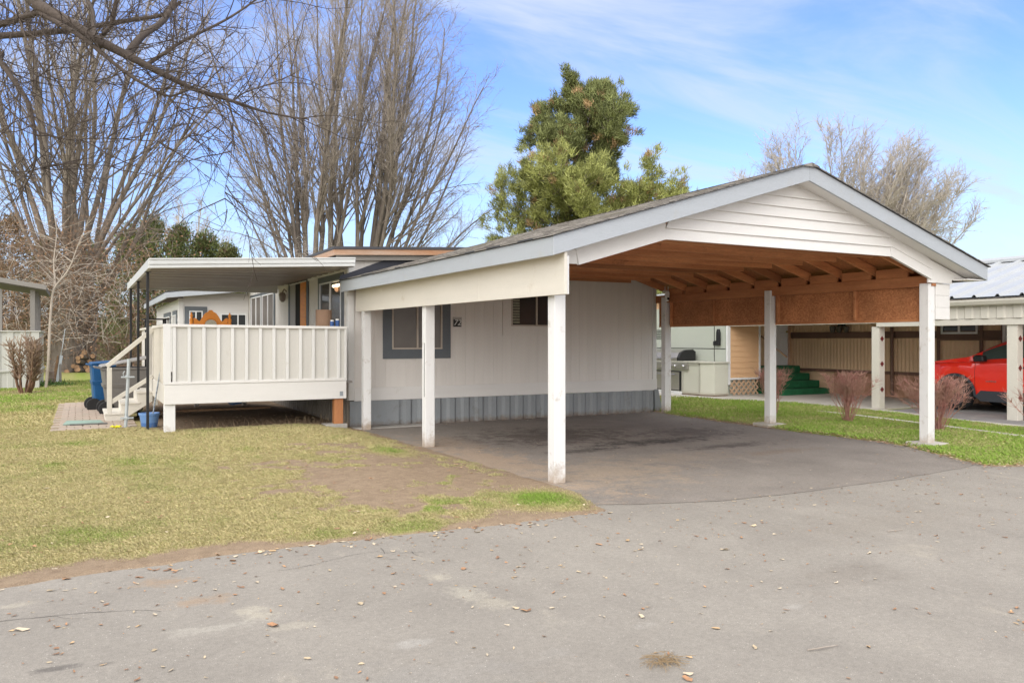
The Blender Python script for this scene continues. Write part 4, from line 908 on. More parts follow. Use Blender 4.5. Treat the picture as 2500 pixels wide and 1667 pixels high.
box_part('footing', 'concrete', DK, 3.74, 4.12, DY-.02, DY+.3, .05, .134, bevel=.01)
for x in (2.2, 3.2):
    box_part('leg', 'post', DK, x, x+.09, 18.6, 18.69, .05, .65)
mb = MB()
for k_ in range(9): mb.box(1.3, 4.2, 19.2+k_*.02, 19.21+k_*.02, .1, .11)
# under-deck clutter
tag(MB().bar((1.35, 16.9, .2), (3.4, 16.6, .23), .14, .04).build('timber_plank', 'log', bevel=.004), 'brown plank lying in the shadow under the deck', 'plank')
bt = MB(); bt.prism([(2.55, .42), (2.95, .46), (2.9, .30), (2.7, .27)], 'y', 16.9, 17.2); tag(bt.build('plastic_tub', 'bucket', bevel=.02), 'blue plastic tub stored under the middle of the deck', 'tub')

# steps
ST = thing('deck_steps', 'white wooden steps with a handrail climbing to the left side of the deck', 'steps', (.8, 16.1, .1))
SY0, SY1 = 15.95, 17.1
sx = [(.40, .29), (.66, .47), (.92, .66)]
for i, (x, z) in enumerate(sx):
    MB().box(x-.02, x+.30, SY0-.02, SY1+.02, z-.035, z).build('tread', 'cream', ST, bevel=.004)
    MB().box(x+.0, x+.02, SY0+.02, SY1-.02, (.12 if i == 0 else sx[i-1][1])+.002, z-.037).build('riser', 'cream', ST)
sg = MB(); sg.prism([(.41, .118), (.41, .254), (.655, .254), (.655, .434), (.915, .434), (.915, .622), (1.17, .622), (1.17, .48), (.62, .118)], 'y', SY0-.0, SY0+.035); sg.build('stringer', 'cream', ST, bevel=.003)
sg = MB(); sg.prism([(.41, .118), (.41, .254), (.655, .254), (.655, .434), (.915, .434), (.915, .622), (1.17, .622), (1.17, .48), (.62, .118)], 'y', SY1-.035, SY1); sg.build('stringer', 'cream', ST, bevel=.003)
MB().box(.425, .505, SY0-.005, SY0+.075, .291, 1.10).build('newel_post', 'cream', ST, bevel=.004)
MB().bar((.42, SY0+.035, 1.12), (1.19, SY0+.035, 1.80), .08, .075).build('handrail', 'cream', ST, bevel=.004)
MB().bar((.49, SY0+.035, .48), (1.17, SY0+.035, .93), .05, .075).build('lower_rail', 'cream', ST, bevel=.004)

# ------------------------------------------------------------------ things on and around the deck
mt_ = thing('door_mat', 'worn teal doormat on the pavers in front of the steps', 'mat', (.1, 15.8, .12))
mb = MB(); mb.add([(-.25, 15.5, .154), (.36, 15.5, .154), (.32, 16.0, .154), (-.2, 16.05, .156), (-.25, 15.5, .174), (.36, 15.5, .172), (.32, 16.0, .174), (-.2, 16.05, .18)], [(0,3,2,1),(4,5,6,7),(0,1,5,4),(1,2,6,5),(2,3,7,6),(3,0,4,7)]); mb.build('carpet_pile', 'teal_mat', mt_)
MB().box(-.15, .42, 15.38, 15.495, .153, .168).build('rubber_edge', 'grey_mat', mt_, bevel=.004)
gp = thing('steel_post', 'bare galvanised steel fence post with brackets standing left of the steps', 'post', (.69, 14.7, .05))
MB().tube([(.66, 14.7, .03), (.69, 14.7, .6), (.715, 14.7, 1.28)], .026, 12).build('pipe', 'galv', gp)
for z, dx in ((.98, .0), (.30, -.012)):
    k_ = MB().box(.60+dx, .80+dx, 14.66, 14.74, z-.012, z+.012); k_.lathe((.695+dx, 14.7, z-.03), [(.034, 0), (.034, .06)], 12); k_.build('bracket', 'galv', gp, bevel=.003)
MB().tube([(.64, 14.68, .99), (.63, 14.66, 1.04), (.65, 14.65, 1.08)], .008, 6).build('wire_tie', 'galv', gp)
bk = thing('bucket', 'pale blue plastic bucket beside the front awning post', 'bucket', (1.03, 14.75, .11))
MB().lathe((1.03, 14.75, .118), [(.115, 0), (.12, .01), (.155, .215), (.168, .22), (.168, .25), (.150, .25), (.11, .02)], 24).build('tub', 'bucket', bk, smooth=False)
MB().lathe((1.03, 14.75, .118), [(.1226, .015), (.134, .09), (.1345, .09), (.1232, .015)], 24).build('water_line', mat('deeper_blue_plastic', (.09, .20, .48), .4, .1, 3, 0), bk)
tag(MB().tube([(1.06, 14.72, .16), (1.12, 14.70, .6), (1.20, 14.66, 1.13)], [.014, .013, .011], 8).build('paint_stick', mat('paint_splashed_stick', (.10, .12, .15), .6, .5, 22, .1, c2=(.50, .55, .60))), 'dark stick speckled with white paint leaning out of the blue bucket', 'stick')
ye = MB(); 
for a in range(5): ye.tube([(.52, 14.66, .16), (.52+.06*math.cos(a*1.3), 14.66+.05*math.sin(a*1.3), .18), (.52+.09*math.cos(a*1.3+.2), 14.66+.08*math.sin(a*1.3), .165)], [.018, .016, .007], 6)
tag(ye.build('plastic_flower', 'yellow'), 'small bright yellow plastic flower on the pavers left of the bucket', 'flower')
# wheelie bins
def bin_(name, label, cx, cy, w, d, hgt, body, lid, ang, lidang):
    t = thing(name, label, 'bin', (cx, cy, .1)); ca, sa = math.cos(ang), math.sin(ang)
    def T(p): return (cx+p[0]*ca-p[1]*sa, cy+p[0]*sa+p[1]*ca, p[2]+.1)
    def tap(w0, d0, w1, d1, z0, z1, off=0):
        return [T((x*w0/2+off*0, y*d0/2, z0)) for x, y in ((-1,-1),(1,-1),(1,1),(-1,1))]+[T((x*w1/2+off, y*d1/2, z1)) for x, y in ((-1,-1),(1,-1),(1,1),(-1,1))]
    BF = [(0,3,2,1),(4,5,6,7),(0,1,5,4),(1,2,6,5),(2,3,7,6),(3,0,4,7)]
    MB().add(tap(w*.72, d*.78, w*.97, d*.97, .06, hgt*.88), BF).build('body', body, t, bevel=.03)
    MB().add(tap(w*1.0, d*1.0, w*1.02, d*1.02, hgt*.86, hgt*.91), BF).build('rim', body, t, bevel=.012)
    MB().add(tap(w*.90, d*.90, w*.945, d*.945, hgt*.52, hgt*.60), BF).build('grip_band', body, t, bevel=.01)
    lv_ = [T((x*w*.53, y*d*.53, hgt*.915+(1 if x > 0 else 0)*lidang)) for x, y in ((-1,-1),(1,-1),(1,1),(-1,1))]; lv2 = [T((x*w*.50, y*d*.50, hgt*.96+(1 if x > 0 else 0)*lidang)) for x, y in ((-1,-1),(1,-1),(1,1),(-1,1))]
    MB().add(lv_+lv2, BF).build('lid', lid, t, bevel=.015)
    hd = MB(); hd.tube([T((-w*.5, -d*.42, hgt*.90)), T((-w*.62, -d*.42, hgt*.92)), T((-w*.62, d*.42, hgt*.92)), T((-w*.5, d*.42, hgt*.90))], .018, 8); hd.build('handle', body, t)
    for s_ in (-1, 1):
        c_ = T((-w*.40, s_*d*.43, .13)); wl = MB(); pr_ = [(.05, -.028), (.13, -.028), (.145, -.015), (.145, .015), (.13, .028), (.05, .028)]
        vs = []; k__ = 20
        for r_, h_ in pr_:
            for j in range(k__):
                th = 2*math.pi*j/k__; lx, ly, lz_ = r_*math.cos(th), h_, r_*math.sin(th); vs.append((c_[0]+lx*ca-ly*sa, c_[1]+lx*sa+ly*ca, c_[2]+.01+lz_))
        wl.add(vs, [(i*k__+j, i*k__+(j+1) % k__, (i+1)*k__+(j+1) % k__, (i+1)*k__+j) for i in range(5) for j in range(k__)]+[tuple(range(k__))[::-1], tuple(range(5*k__, 6*k__))]); wl.build('wheel', 'rubber', t)
    return t
bin_('wheelie_bin', 'blue wheeled bin, mostly hidden behind the grey one', .42, 19.0, .46, .6, 1.07, 'bin_blue', 'bin_blue', R(4), .03)
bin_('wheelie_bin', 'large grey wheeled bin behind the steps with its lid ajar', .79, 17.95, .86, .75, 1.04, 'bin_grey', 'bin_lid', R(2), .17)
# headboard
HB = thing('bed_headboard', 'varnished orange oak headboard with carved crest standing on the deck', 'headboard', (2.05, 15.2, .875))
hy = 15.2; cx_ = 2.07
out_ = []
for k_ in range(25):
    t_ = -1+2*k_/24; x = cx_+t_*.29; z = 1.945+.155*math.exp(-(t_/.50)**4)*(1-.25*t_*t_)+.045*math.exp(-((abs(t_)-.95)/.18)**2)+(.03 if abs(t_) < .11 else 0)-.03*math.exp(-((abs(t_)-.66)/.1)**2)
    out_.append((x, z))
MB().prism([(cx_-.29, .98)]+[(cx_+.29, .98)]+out_[::-1], 'y', hy, hy+.03).build('panel', 'varnish', HB, bevel=.004)
arch = []
for k_ in range(13): a = math.pi*k_/12; arch.append((cx_+.10*math.cos(a), 1.87+.09*math.sin(a)))
MB().prism(arch[::-1][::-1]+[(cx_-.10, 1.70), (cx_+.10, 1.70)], 'y', hy-.012, hy-.001).build('cane_inset', mat('woven_cane', (.55, .50, .38), .8, .3, 60, .3, 120), HB)
ar2 = MB(); ar2.tube([(cx_+.115*math.cos(math.pi*k_/12), hy-.014, 1.87+.105*math.sin(math.pi*k_/12)) for k_ in range(13)], .010, 6); ar2.build('arch_moulding', 'varnish', HB)
for s_ in (-1, 1):
    MB().lathe((cx_+s_*.325, hy+.012, .90), [(.028, 0), (.028, .80), (.036, .82), (.036, .98), (.026, 1.0), (.034, 1.03), (.030, 1.07), (.014, 1.09), (.024, 1.11), (.026, 1.13), (.012, 1.17), (.003, 1.19)], 12).build('turned_post', 'varnish', HB, smooth=True)
tag(MB().tube([(3.93, 14.52, .88), (3.93, 14.52, 2.145)], .145, 20, True).build('cardboard_drum', 'cardboard'), 'tall brown cardboard roll standing on the deck by the window', 'cardboard')
fp = MB().add([(3.70, 14.50, .88), (3.80, 14.75, .88), (3.86, 14.62, 2.02), (3.84, 14.55, 2.04), (3.695, 14.503, .88), (3.795, 14.753, .88), (3.855, 14.623, 2.02), (3.835, 14.553, 2.04)], [(0, 1, 2, 3), (7, 6, 5, 4), (0, 4, 5, 1), (1, 5, 6, 2), (2, 6, 7, 3), (3, 7, 4, 0)])
tag(fp.build('cardboard_flap', 'cardboard'), 'flat sheet of cardboard leaning on the brown roll', 'cardboard')
for x, z, lab in ((3.90, 1.0, 'shorter blue canister with a white lid, left of the taller one'), (3.995, 1.06, 'taller blue canister with a white lid beside the deck corner')):
    t = thing('canister', lab, 'canister', (x, 13.86, .875)); dz = .855+(.02 if x > 3.95 else 0)
    MB().lathe((x, 13.86, 1.83), [(.036, 0), (.036, .085+dz-.855), (.03, .09+dz-.855)], 14).build('body', 'blue_can', t)
    MB().lathe((x, 13.86, 1.921+dz-.855), [(.031, 0), (.031, .02), (.02, .024)], 14).build('lid', 'white_plastic', t)
    MB().box(x-.045, x+.045, 13.80, 13.92, .876, 1.829).build('stand', 'cardboard', t)
tbl = thing('deck_table', 'small black metal table at the left rear of the deck', 'table', (1.35, 18.0, .875))
MB().box(1.12, 1.62, 17.7, 18.2, 2.03-.02, 2.03).build('top', 'black', tbl, bevel=.005)
for x in (1.2, 1.54):
    for y in (17.78, 18.12): MB().box(x-.02, x+.02, y-.02, y+.02, .876, 2.009).build('leg', 'black', tbl)

# ------------------------------------------------------------------ clapboard addition at the rear
AD = thing('rear_addition', 'low white clapboard shed with blue grey trim behind the deck', 'shed', (3.3, 23.8, 0))
def clap(mb, a0, a1, p, z0, z1, step, axis='x', lip=.02, outward=-1):
    z = z0
    while z < z1-.01:
        zt = min(z+step, z1); q0, q1, q2 = p+outward*lip, p+outward*.004, p-outward*.01
        pts = [(a0, q0, z), (a1, q0, z), (a1, q1, zt), (a0, q1, zt), (a0, q2, z), (a1, q2, z), (a1, q2, zt), (a0, q2, zt)]
        if axis == 'y': pts = [(b, a, c) for a, b, c in pts]
        fs = [(0, 1, 2, 3), (4, 5, 1, 0), (0, 3, 7, 4), (1, 5, 6, 2), (5, 4, 7, 6), (3, 2, 6, 7)]
        if axis == 'y': fs = [f[::-1] for f in fs]
        mb.add(pts, fs); z = zt
    return mb
clap(MB(), 2.52, 4.26, 23.8, .3, 2.92, .165).build('front_wall', 'white_h', AD)
clap(MB(), 23.9, 31.0, 2.41, .3, 2.72, .165, axis='y').build('side_wall', 'white_h', AD)
box_part('corner_board', 'white', AD, 2.39, 2.52, 23.77, 23.895, .3, 2.74)
rfa = MB().prism([(2.03, 2.86), (4.30, 3.12), (4.30, 3.16), (2.03, 2.90)], 'y', 23.3, 31.5); rfa.build('roof', 'edge_dark', AD)
MB().prism([(2.03, 2.72), (4.26, 2.97), (4.26, 3.118), (2.03, 2.858)], 'y', 23.28, 23.32).build('fascia', 'fascia', AD, bevel=.004)
MB().box(2.02, 2.06, 23.325, 31.5, 2.70, 2.858).build('fascia', 'fascia', AD, bevel=.004)
window(AD, 'x', 23.78, 2.67, 3.02, 1.7, 2.40, True, .12); window(AD, 'x', 23.78, 3.5, 4.2, 1.7, 2.33, True, .05, panes=3, cas_m='white')
window(AD, 'y', 2.39, 24.2, 25.0, 1.7, 2.3, True, .12, glass='glass_brown'); window(AD, 'y', 2.39, 26.0, 27.8, 1.7, 2.3, True, .12, glass='glass_brown')

# ------------------------------------------------------------------ right side: neighbouring home
NH = thing('neighbour_home', 'tan corrugated home with brown bands beyond the right side of the carport', 'house', (19.3, 14, 0))
NX = 19.35
corrugated(9.6, 17.6, NX, .72, 2.9, .115, .013, axis='y', flat=.3).build('wall', 'tan', NH)
corrugated(4.0, 9.6, NX+.02, .72, 2.9, .115, .013, axis='y', flat=.3).build('wall', 'tan', NH)
box_part('wall_core', 'tan', NH, NX+.03, 24.0, 4.0, 17.6, .0, 2.95, bevel=0)
MB().prism([(NX-.35, 2.9), (21.7, 3.25), (24.3, 2.9), (24.3, 2.97), (21.7, 3.33), (NX-.35, 2.97)], 'y', 3.6, 17.9).build('roof', 'metal_roof', NH)
box_part('band', 'brown', NH, NX-.045, NX-.024, 4.0, 17.6, 1.64, 1.82)
box_part('base_band', 'brown', NH, NX-.06, NX-.024, 4.0, 17.6, .66, .74)
corrugated(4.0, 16.0, NX-.01, 0, .66, .5, .02, axis='y', flat=.42).build('skirting', 'brown_skirt', NH)
for y in (12.72, 11.62, 11.10): box_part('batten', 'brown', NH, NX-.07, NX-.046, y, y+.085, .1, 2.9)
window(NH, 'y', NX-.03, 11.75, 12.70, 1.74, 2.5, False, panes=2, fw=.05)
box_part('sill_band', 'brown', NH, NX-.08, NX-.046, 11.1, 12.72, 1.58, 1.64)
dn = MB().tube([(NX-.12, 14.05, 2.7), (NX-.12, 14.05, 1.3), (NX-.14, 14.02, .1)], .045, 8); dn.build('downpipe', 'brown', NH)
# addition with door, peach boards
PA = thing('peach_addition', 'peach clapboard wing with white door and lattice base behind the carport', 'house', (16.4, 16.7, 0))
clap(MB(), 15.92, 17.05, 16.72, .50, 2.9, .155).build('front_wall', 'peach', PA)
clap(MB(), 19.24, 19.36, 17.66, .80, 2.9, .155).build('door_side_wall', 'tan', PA)
box_part('wall_core', 'peach', PA, 15.96, 17.04, 16.73, 20.8, .55, 2.9, bevel=0)
box_part('wall_core', 'tan', PA, 17.05, 19.6, 17.67, 20.8, 0, 2.9, bevel=0)
MB().box(15.5, 19.9, 16.4, 21.2, 2.905, 2.98).build('roof', 'metal_roof', PA, bevel=.01)
box_part('corner_board', 'white_trim', PA, 15.83, 15.95, 16.68, 16.73, .34, 2.9); box_part('corner_board', 'white_trim', PA, 17.05, 17.12, 16.70, 17.66, .5, 2.9)
box_part('base_flashing', 'white_trim', PA, 15.95, 17.05, 16.69, 16.718, .475, .53)
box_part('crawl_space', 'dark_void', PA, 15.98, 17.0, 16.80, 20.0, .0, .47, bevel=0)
def lattice(name, parent, m, a0, a1, z0, z1, p, axis='x', step=.105, w=.035, t=.012):
    mb = MB(); H_ = z1-z0; s = a0-H_
    while s < a1:
        for dr_ in (1, -1):
            # diagonal strip from (s,z0) to (s+H,z1), clipped
            xa, za, xb, zb_ = s, z0, s+H_, z1
            if xa < a0: za += (a0-xa); xa = a0
            if xb > a1: zb_ -= (xb-a1); xb = a1
            if xb-xa > .02:
                if dr_ < 0: za, zb_ = z0+z1-za, z0+z1-zb_
                d_ = p-(t if dr_ > 0 else 0)
                P0, P1 = ((xa, d_, za), (xb, d_, zb_)) if axis == 'x' else ((d_, xa, za), (d_, xb, zb_))
                mb.bar(P0, P1, w, t*.9, up=(0, 1, 0) if axis == 'x' else (1, 0, 0))
        s += step
    return mb.build(name, m, parent)
lattice('lattice', PA, 'lattice', 16.0, 17.05, .04, .47, 16.75, step=.18, w=.05)
pd = MB().box(18.42, 19.18, 17.60, 17.655, .80, 2.85).build('door', 'white_trim', PA, bevel=.004)
pnl = MB()
for xx in (18.52, 18.86):
    for z0, z1 in ((.95, 1.65), (1.80, 2.15), (2.25, 2.7)): pnl.box(xx, xx+.22, 17.588, 17.598, z0, z1)
pnl.build('door_panel', 'white_trim', pd, bevel=.008)
MB().lathe((19.10, 17.58, 1.84), [(.02, 0), (.032, -.02), (.03, -.05), (.01, -.06)], 12, 'y').build('handle', mat('brass', (.5, .36, .15), .3, .1, 5, 0, metal=1), pd)
box_part('door_casing', mat('pinkish_casing', (.62, .40, .30), .6, .08, 3, .1), PA, 19.18, 19.24, 17.58, 17.66, .80, 2.9)
# wall lamps
wl = thing('wall_lamp', 'black fitting with three glass shades on the tan wall', 'wall lamp', (NX-.1, 15.6, 1.95))
yl = 15.70
MB().box(NX-.10, NX-.03, yl-.10, yl+.12, 1.98, 2.05).build('base', 'black', wl, bevel=.01)
for dy, tl in ((-.22, -.35), (.02, 0), (.24, .3)):
    MB().lathe((NX-.15, yl+dy, 1.80), [(.05, 0), (.08, .06), (.10, .17), (.06, .2)], 12).build('shade', 'lamp_glass' if dy else 'black', wl)
# stairs in green carpet
GS = thing('carpeted_steps', 'steps covered in dark green turf carpet leading to the white door', 'steps', (18, 16.5, 0))
for i in range(4):
    y0 = 15.95+i*.36; MB().box(17.2, 19.1-.0*i, y0, 17.59, .0+i*.2+.002*(i > 0), (i+1)*.205).build('step', 'green_carpet', GS, bevel=.025)
hr = MB(); hr.bar((17.62, 17.3, 1.78), (17.62, 16.2, 1.10), .035, .035); hr.bar((17.62, 16.62, .5), (17.62, 16.62, 1.35), .03, .03, up=(0, 1, 0)); hr.bar((17.62, 17.25, .8), (17.62, 17.25, 1.74), .03, .03, up=(0, 1, 0)); hr.build('handrail', mat('tan_painted_rail', (.42, .27, .18), .6, .1, 4, .1), GS)
# panel shed and outdoor kitchen
PS = thing('panel_shed', 'pale grey green resin storage shed behind the grill island', 'shed', (15.9, 18, 0))
MB().box(15.88, 17.0, 16.79, 21.5, .0, 2.55).build('wall', 'shed_panel', PS)
gl = MB(); gl.box(15.872, 15.879, 16.80, 21.4, 1.335, 1.352); gl.box(15.872, 15.879, 17.24, 17.257, .0, 2.5); gl.build('panel_gap', 'dark_void', PS)
la = MB(); la.prism([(16.98, 1.44), (17.22, 1.44), (17.22, 1.55), (17.10, 1.575), (17.10, 1.80), (17.07, 1.90), (17.02, 1.90), (16.98, 1.80)], 'x', 15.80, 15.871); la.build('latch', 'black', PS, bevel=.006)
vt = MB()
for k_ in range(6): vt.box(15.865, 15.879, 19.3, 20.1, 1.62+k_*.052, 1.64+k_*.052)
vt.build('vent', 'black', PS)
IS = thing('grill_island', 'off-white outdoor kitchen island with an angled end', 'outdoor kitchen', (15.6, 17.5, 0))
pl_ = [(15.13, 16.98), (15.30, 16.62), (15.80, 16.62), (15.86, 16.75), (15.86, 21.2), (15.13, 21.2)]
MB().prism(pl_, 'z', .09, .94).build('body', 'island', IS, bevel=.006)
def off(p, d): 
    cx2, cy2 = 15.5, 18.5; return [(x+(d if x > cx2 else -d), y+(d if y > cy2 else -d)) for x, y in p]
MB().prism([(15.09, 16.96), (15.28, 16.58), (15.83, 16.58), (15.865, 16.74), (15.865, 21.24), (15.09, 21.24)], 'z', .942, .985).build('counter', mat('grey_beige_trim', (.47, .46, .40), .6, .06, 3, .1), IS, bevel=.006)
MB().prism([(15.10, 16.97), (15.285, 16.59), (15.82, 16.59), (15.862, 16.745), (15.862, 19.0), (15.10, 19.0)], 'z', .07, .125).build('plinth', mat('grey_beige_plinth', (.45, .42, .35), .6, .06, 3, .1), IS, bevel=.004)
MB().prism([(15.14, 17.0), (15.31, 16.64), (15.80, 16.64), (15.85, 16.75), (15.85, 18.9), (15.14, 18.9)], 'z', .02, .069).build('base', 'brown_skirt', IS)
et = MB(); et.box(15.112, 15.128, 16.99, 17.04, .126, .94); et.box(15.112, 15.128, 17.0, 17.72, .88, .94); et.box(15.112, 15.128, 17.70, 17.75, .126, .72); et.box(15.112, 15.128, 17.46, 17.72, .70, .75); et.build('edge_trim', mat('grey_beige_edging', (.47, .46, .40), .6, .06, 3, .1), IS)
MB().box(14.98, 15.11, 17.72, 20.9, .02, .12).build('kick_rail', 'white_trim', IS, bevel=.01)
GR = thing('gas_grill', 'stainless built-in gas grill with black lid end and knobs', 'grill', (15.4, 18.6, .8))
MB().box(15.06, 15.129, 17.46, 20.3, .76, .935).build('control_panel', 'steel', GR, bevel=.006)
for y in (17.62, 17.98, 18.16, 18.34, 18.52, 18.9, 19.2): MB().lathe((15.055, y, .845), [(.045, 0), (.045, -.02), (.034, -.045), (.01, -.05)], 14, 'x').build('knob', 'chrome', GR)
cp_ = MB(); hp = [(15.16, .99), (15.16, 1.08), (15.24, 1.22), (15.42, 1.30), (15.70, 1.31), (15.80, 1.25), (15.80, .99)]
MB().prism([(x, z) for x, z in hp], 'y', 18.02, 20.2).build('hood', 'steel', GR, bevel=.01)
MB().prism([(x-.012, z+.004) for x, z in hp], 'y', 17.92, 18.018).build('hood_end', 'black', GR, bevel=.01)
MB().tube([(15.10, 18.12, 1.06), (15.10, 20.0, 1.06)], .016, 8).build('handle', 'chrome', GR)
dd = MB().box(15.105, 15.126, 17.78, 20.0, .14, .70).build('door_frame', 'black', GR)
for y0 in (17.84, 18.46, 19.2):
    MB().box(15.088, 15.104, y0, y0+.60, .16, .67).build('door', 'steel', GR, bevel=.004)
    MB().tube([(15.06, y0+.12, .60), (15.06, y0+.46, .60)], .012, 8).build('handle', 'chrome', GR)

# neighbour's carport
NC = thing('neighbour_carport', 'beige metal carport with ribbed pale roof over the red car', 'carport', (17.3, 10, 0))
for y, lab in ((11.96, 'beige post left of the red car, with maroon diamonds'), (8.93, 'beige post at the right edge of the picture, with maroon diamonds'), (15.2, None)):
    p_ = MB().box(15.92, 16.11, y-.01, y+.19, .02, 1.89).build('post', 'beige_metal', NC, bevel=.004)
    if lab: p_['label'] = lab
    for z in (.47, 1.05, 1.62):
        c0 = (16.015, y-.014, z); d_ = .065; mb = MB(); mb.add([(c0[0]-d_, c0[1], z), (c0[0], c0[1], z-d_), (c0[0]+d_, c0[1], z), (c0[0], c0[1], z+d_), (c0[0]-d_, c0[1]+.003, z), (c0[0], c0[1]+.003, z-d_), (c0[0]+d_, c0[1]+.003, z), (c0[0], c0[1]+.003, z+d_)], [(0, 1, 2, 3), (0, 4, 5, 1), (1, 5, 6, 2), (2, 6, 7, 3), (3, 7, 4, 0)]); mb.build('diamond_tile', 'maroon', p_)
box_part('beam', 'beige_metal', NC, 15.90, 16.08, 12.0, 17.2, 1.97, 2.06); box_part('beam', 'beige_metal', NC, 15.88, 16.10, 4.5, 11.998, 1.89, 2.02)
corrugated(4.5, 17.2, 15.87, 2.022, 2.34, .32, .02, axis='y', flat=.42).build('valance', 'beige_metal', NC)
box_part('valance_back', 'beige_metal', NC, 15.885, 15.91, 4.5, 17.2, 2.065, 2.34, bevel=0)
gg_ = MB(); gg_.prism([(15.70, 2.29), (15.84, 2.27), (15.84, 2.40), (15.66, 2.40), (15.66, 2.36)], 'y', 4.4, 17.3); gg_.build('gutter', 'beige_metal', NC, bevel=.004)
rp = MB(); prf = []; y = 4.4; 
while y < 17.2:
    for dy, dz in ((0, 0), (.08, 0), (.11, .045), (.15, .045), (.18, 0)): prf.append((y+dy, dz))
    y += .46
vs = []
for y, dz in prf: vs += [(15.62, y, 2.44+dz), (19.0, y, 3.42+dz)]
rp.add(vs, [(2*i, 2*i+1, 2*i+3, 2*i+2) for i in range(len(prf)-1)]); rp.build('roof_panel', 'metal_roof', NC)
rp = MB(); rp.add([(19.0, 4.4, 3.42), (19.0, 17.3, 3.42), (22.4, 17.3, 2.44), (22.4, 4.4, 2.44)], [(0, 1, 2, 3)]); rp.add([(15.64, 4.4, 2.41), (19.0, 4.4, 3.40), (19.0, 17.3, 3.40), (15.64, 17.3, 2.41)], [(0, 1, 2, 3)]); rp.build('roof_panel', 'metal_roof', NC)
MB().prism([(18.85, 3.40), (19.0, 3.49), (19.15, 3.40), (19.15, 3.46), (19.0, 3.53), (18.85, 3.46)], 'y', 4.4, 17.3).build('ridge_cap', 'metal_roof', NC)
lt = thing('lattice_screen', 'white diamond lattice panel behind the red car', 'lattice', (19.0, 10.9, 0))
lattice('panel', lt, 'white_trim', 9.6, 10.95, 1.0, 2.3, 19.05, axis='y', step=.13, w=.045)
box_part('frame', 'white_trim', lt, 19.02, 19.09, 10.95, 11.0, 0, 2.35); box_part('frame', 'white_trim', lt, 19.02, 19.09, 9.55, 9.6, 0, 2.35)

# ------------------------------------------------------------------ red car, nose pointing away (+Y)
CAR = thing('parked_car', 'bright red compact SUV parked under the neighbouring carport', 'car', (18.1, 9.65, .014))
CX, NOSE, G0 = 18.10, 11.90, .036
def interp(x, tab):
    for i in range(len(tab)-1):
        if x <= tab[i+1][0]:
            a, b = tab[i], tab[i+1]; t_ = (x-a[0])/(b[0]-a[0]); return a[1]+(b[1]-a[1])*max(0, t_)
    return tab[-1][1]
belt = [(0, .86), (.08, .98), (.35, 1.02), (.9, 1.06), (1.2, 1.07), (2.5, 1.10), (3.5, 1.16), (4.2, 1.14), (4.4, .95)]
top = [(0, .88), (.08, 1.0), (.35, 1.08), (.9, 1.16), (1.12, 1.20), (1.2, 1.235), (1.6, 1.455), (2.0, 1.62), (2.25, 1.67), (2.7, 1.70), (3.4, 1.655), (3.9, 1.57), (4.25, 1.2), (4.4, .98)]
halfw = [(0, .62), (.1, .76), (.3, .86), (.6, .905), (3.8, .905), (4.2, .86), (4.4, .74)]
sill = [(0, .36), (.15, .30), (.5, .33), (4.0, .33), (4.3, .36), (4.4, .45)]
W1, W2, WR, AR = .93, 3.56, .345, .405
st = sorted(set([0, .04, .1, .2, .3, .4]+[W1+AR*math.cos(a) for a in np.linspace(0, math.pi, 15)]+[1.5, 1.7, 1.9, 2.1, 2.25, 2.5, 2.8, 3.0]+[W2+AR*math.cos(a) for a in np.linspace(0, math.pi, 15)]+[4.1, 4.2, 4.3, 4.36, 4.4, 1.12, 1.2, 1.3]))
secs = []
for s in st:
    s = float(s); zb_ = interp(s, belt); zt = interp(s, top); hw = interp(s, halfw); zs = interp(s, sill)
    for wc in (W1, W2):
        d_ = AR**2-(s-wc)**2
        if d_ > 0: zs = max(zs, WR+math.sqrt(d_)*1.0)
    zs = min(zs, zb_-.12); gh = max(0, zt-zb_); cab = 1.15 < s < 4.3
    rw = hw-.10-.28*min(1, gh/.55) if cab else hw-.12
    mid = zs+(zb_-zs)*.45
    secs.append((s, [(hw-.03, zs), (hw-.005, zs+(mid-zs)*.5), (hw, mid), (hw+.005, zs+(zb_-zs)*.72), (hw-.03, zb_-.03), (hw-.065, zb_), (hw-.10-.04*(gh > .1), zb_+gh*.12), (rw+.02, zb_+gh*.82), (rw-.07, zt-.012*(gh > .1)), (rw*.5, zt+.012), (0, zt+.02)]))
V_ = []; F_ = []; npt = 11
for s, pts in secs:
    for sg_ in (-1, 1):
        for x, z in pts: V_.append((CX+sg_*x, NOSE-s, z+G0))
for i in range(len(secs)-1):
    for sg_ in (0, 1):
        for j in range(npt-1):
            a = i*2*npt+sg_*npt+j; b = a+2*npt; q = (a, a+1, b+1, b); F_.append(q if sg_ else q[::-1])
def endcap(i): 
    b = i*2*npt; return [b+j for j in range(npt)]+[b+npt+j for j in range(npt-2, -1, -1)]
F_ += [tuple(endcap(0)), tuple(endcap(len(secs)-1)[::-1])]
body = MB().add(V_, F_).build('body', 'red_paint', CAR, smooth=True)
try: body.data.set_sharp_from_angle(angle=R(32))
except Exception: pass
MB().box(CX-.80, CX+.80, NOSE-4.2, NOSE-.2, .28+G0, .62+G0).build('chassis', 'black', CAR)
def sec_pt(s, j, sg_, off_=.006):
    s0 = [q for q in secs if q[0] <= s][-1]; s1 = [q for q in secs if q[0] >= s][0]
    t_ = 0 if s1[0] == s0[0] else (s-s0[0])/(s1[0]-s0[0]); x = s0[1][j][0]*(1-t_)+s1[1][j][0]*t_; z = s0[1][j][1]*(1-t_)+s1[1][j][1]*t_
    return (CX+sg_*(x+off_), NOSE-s, z+G0)
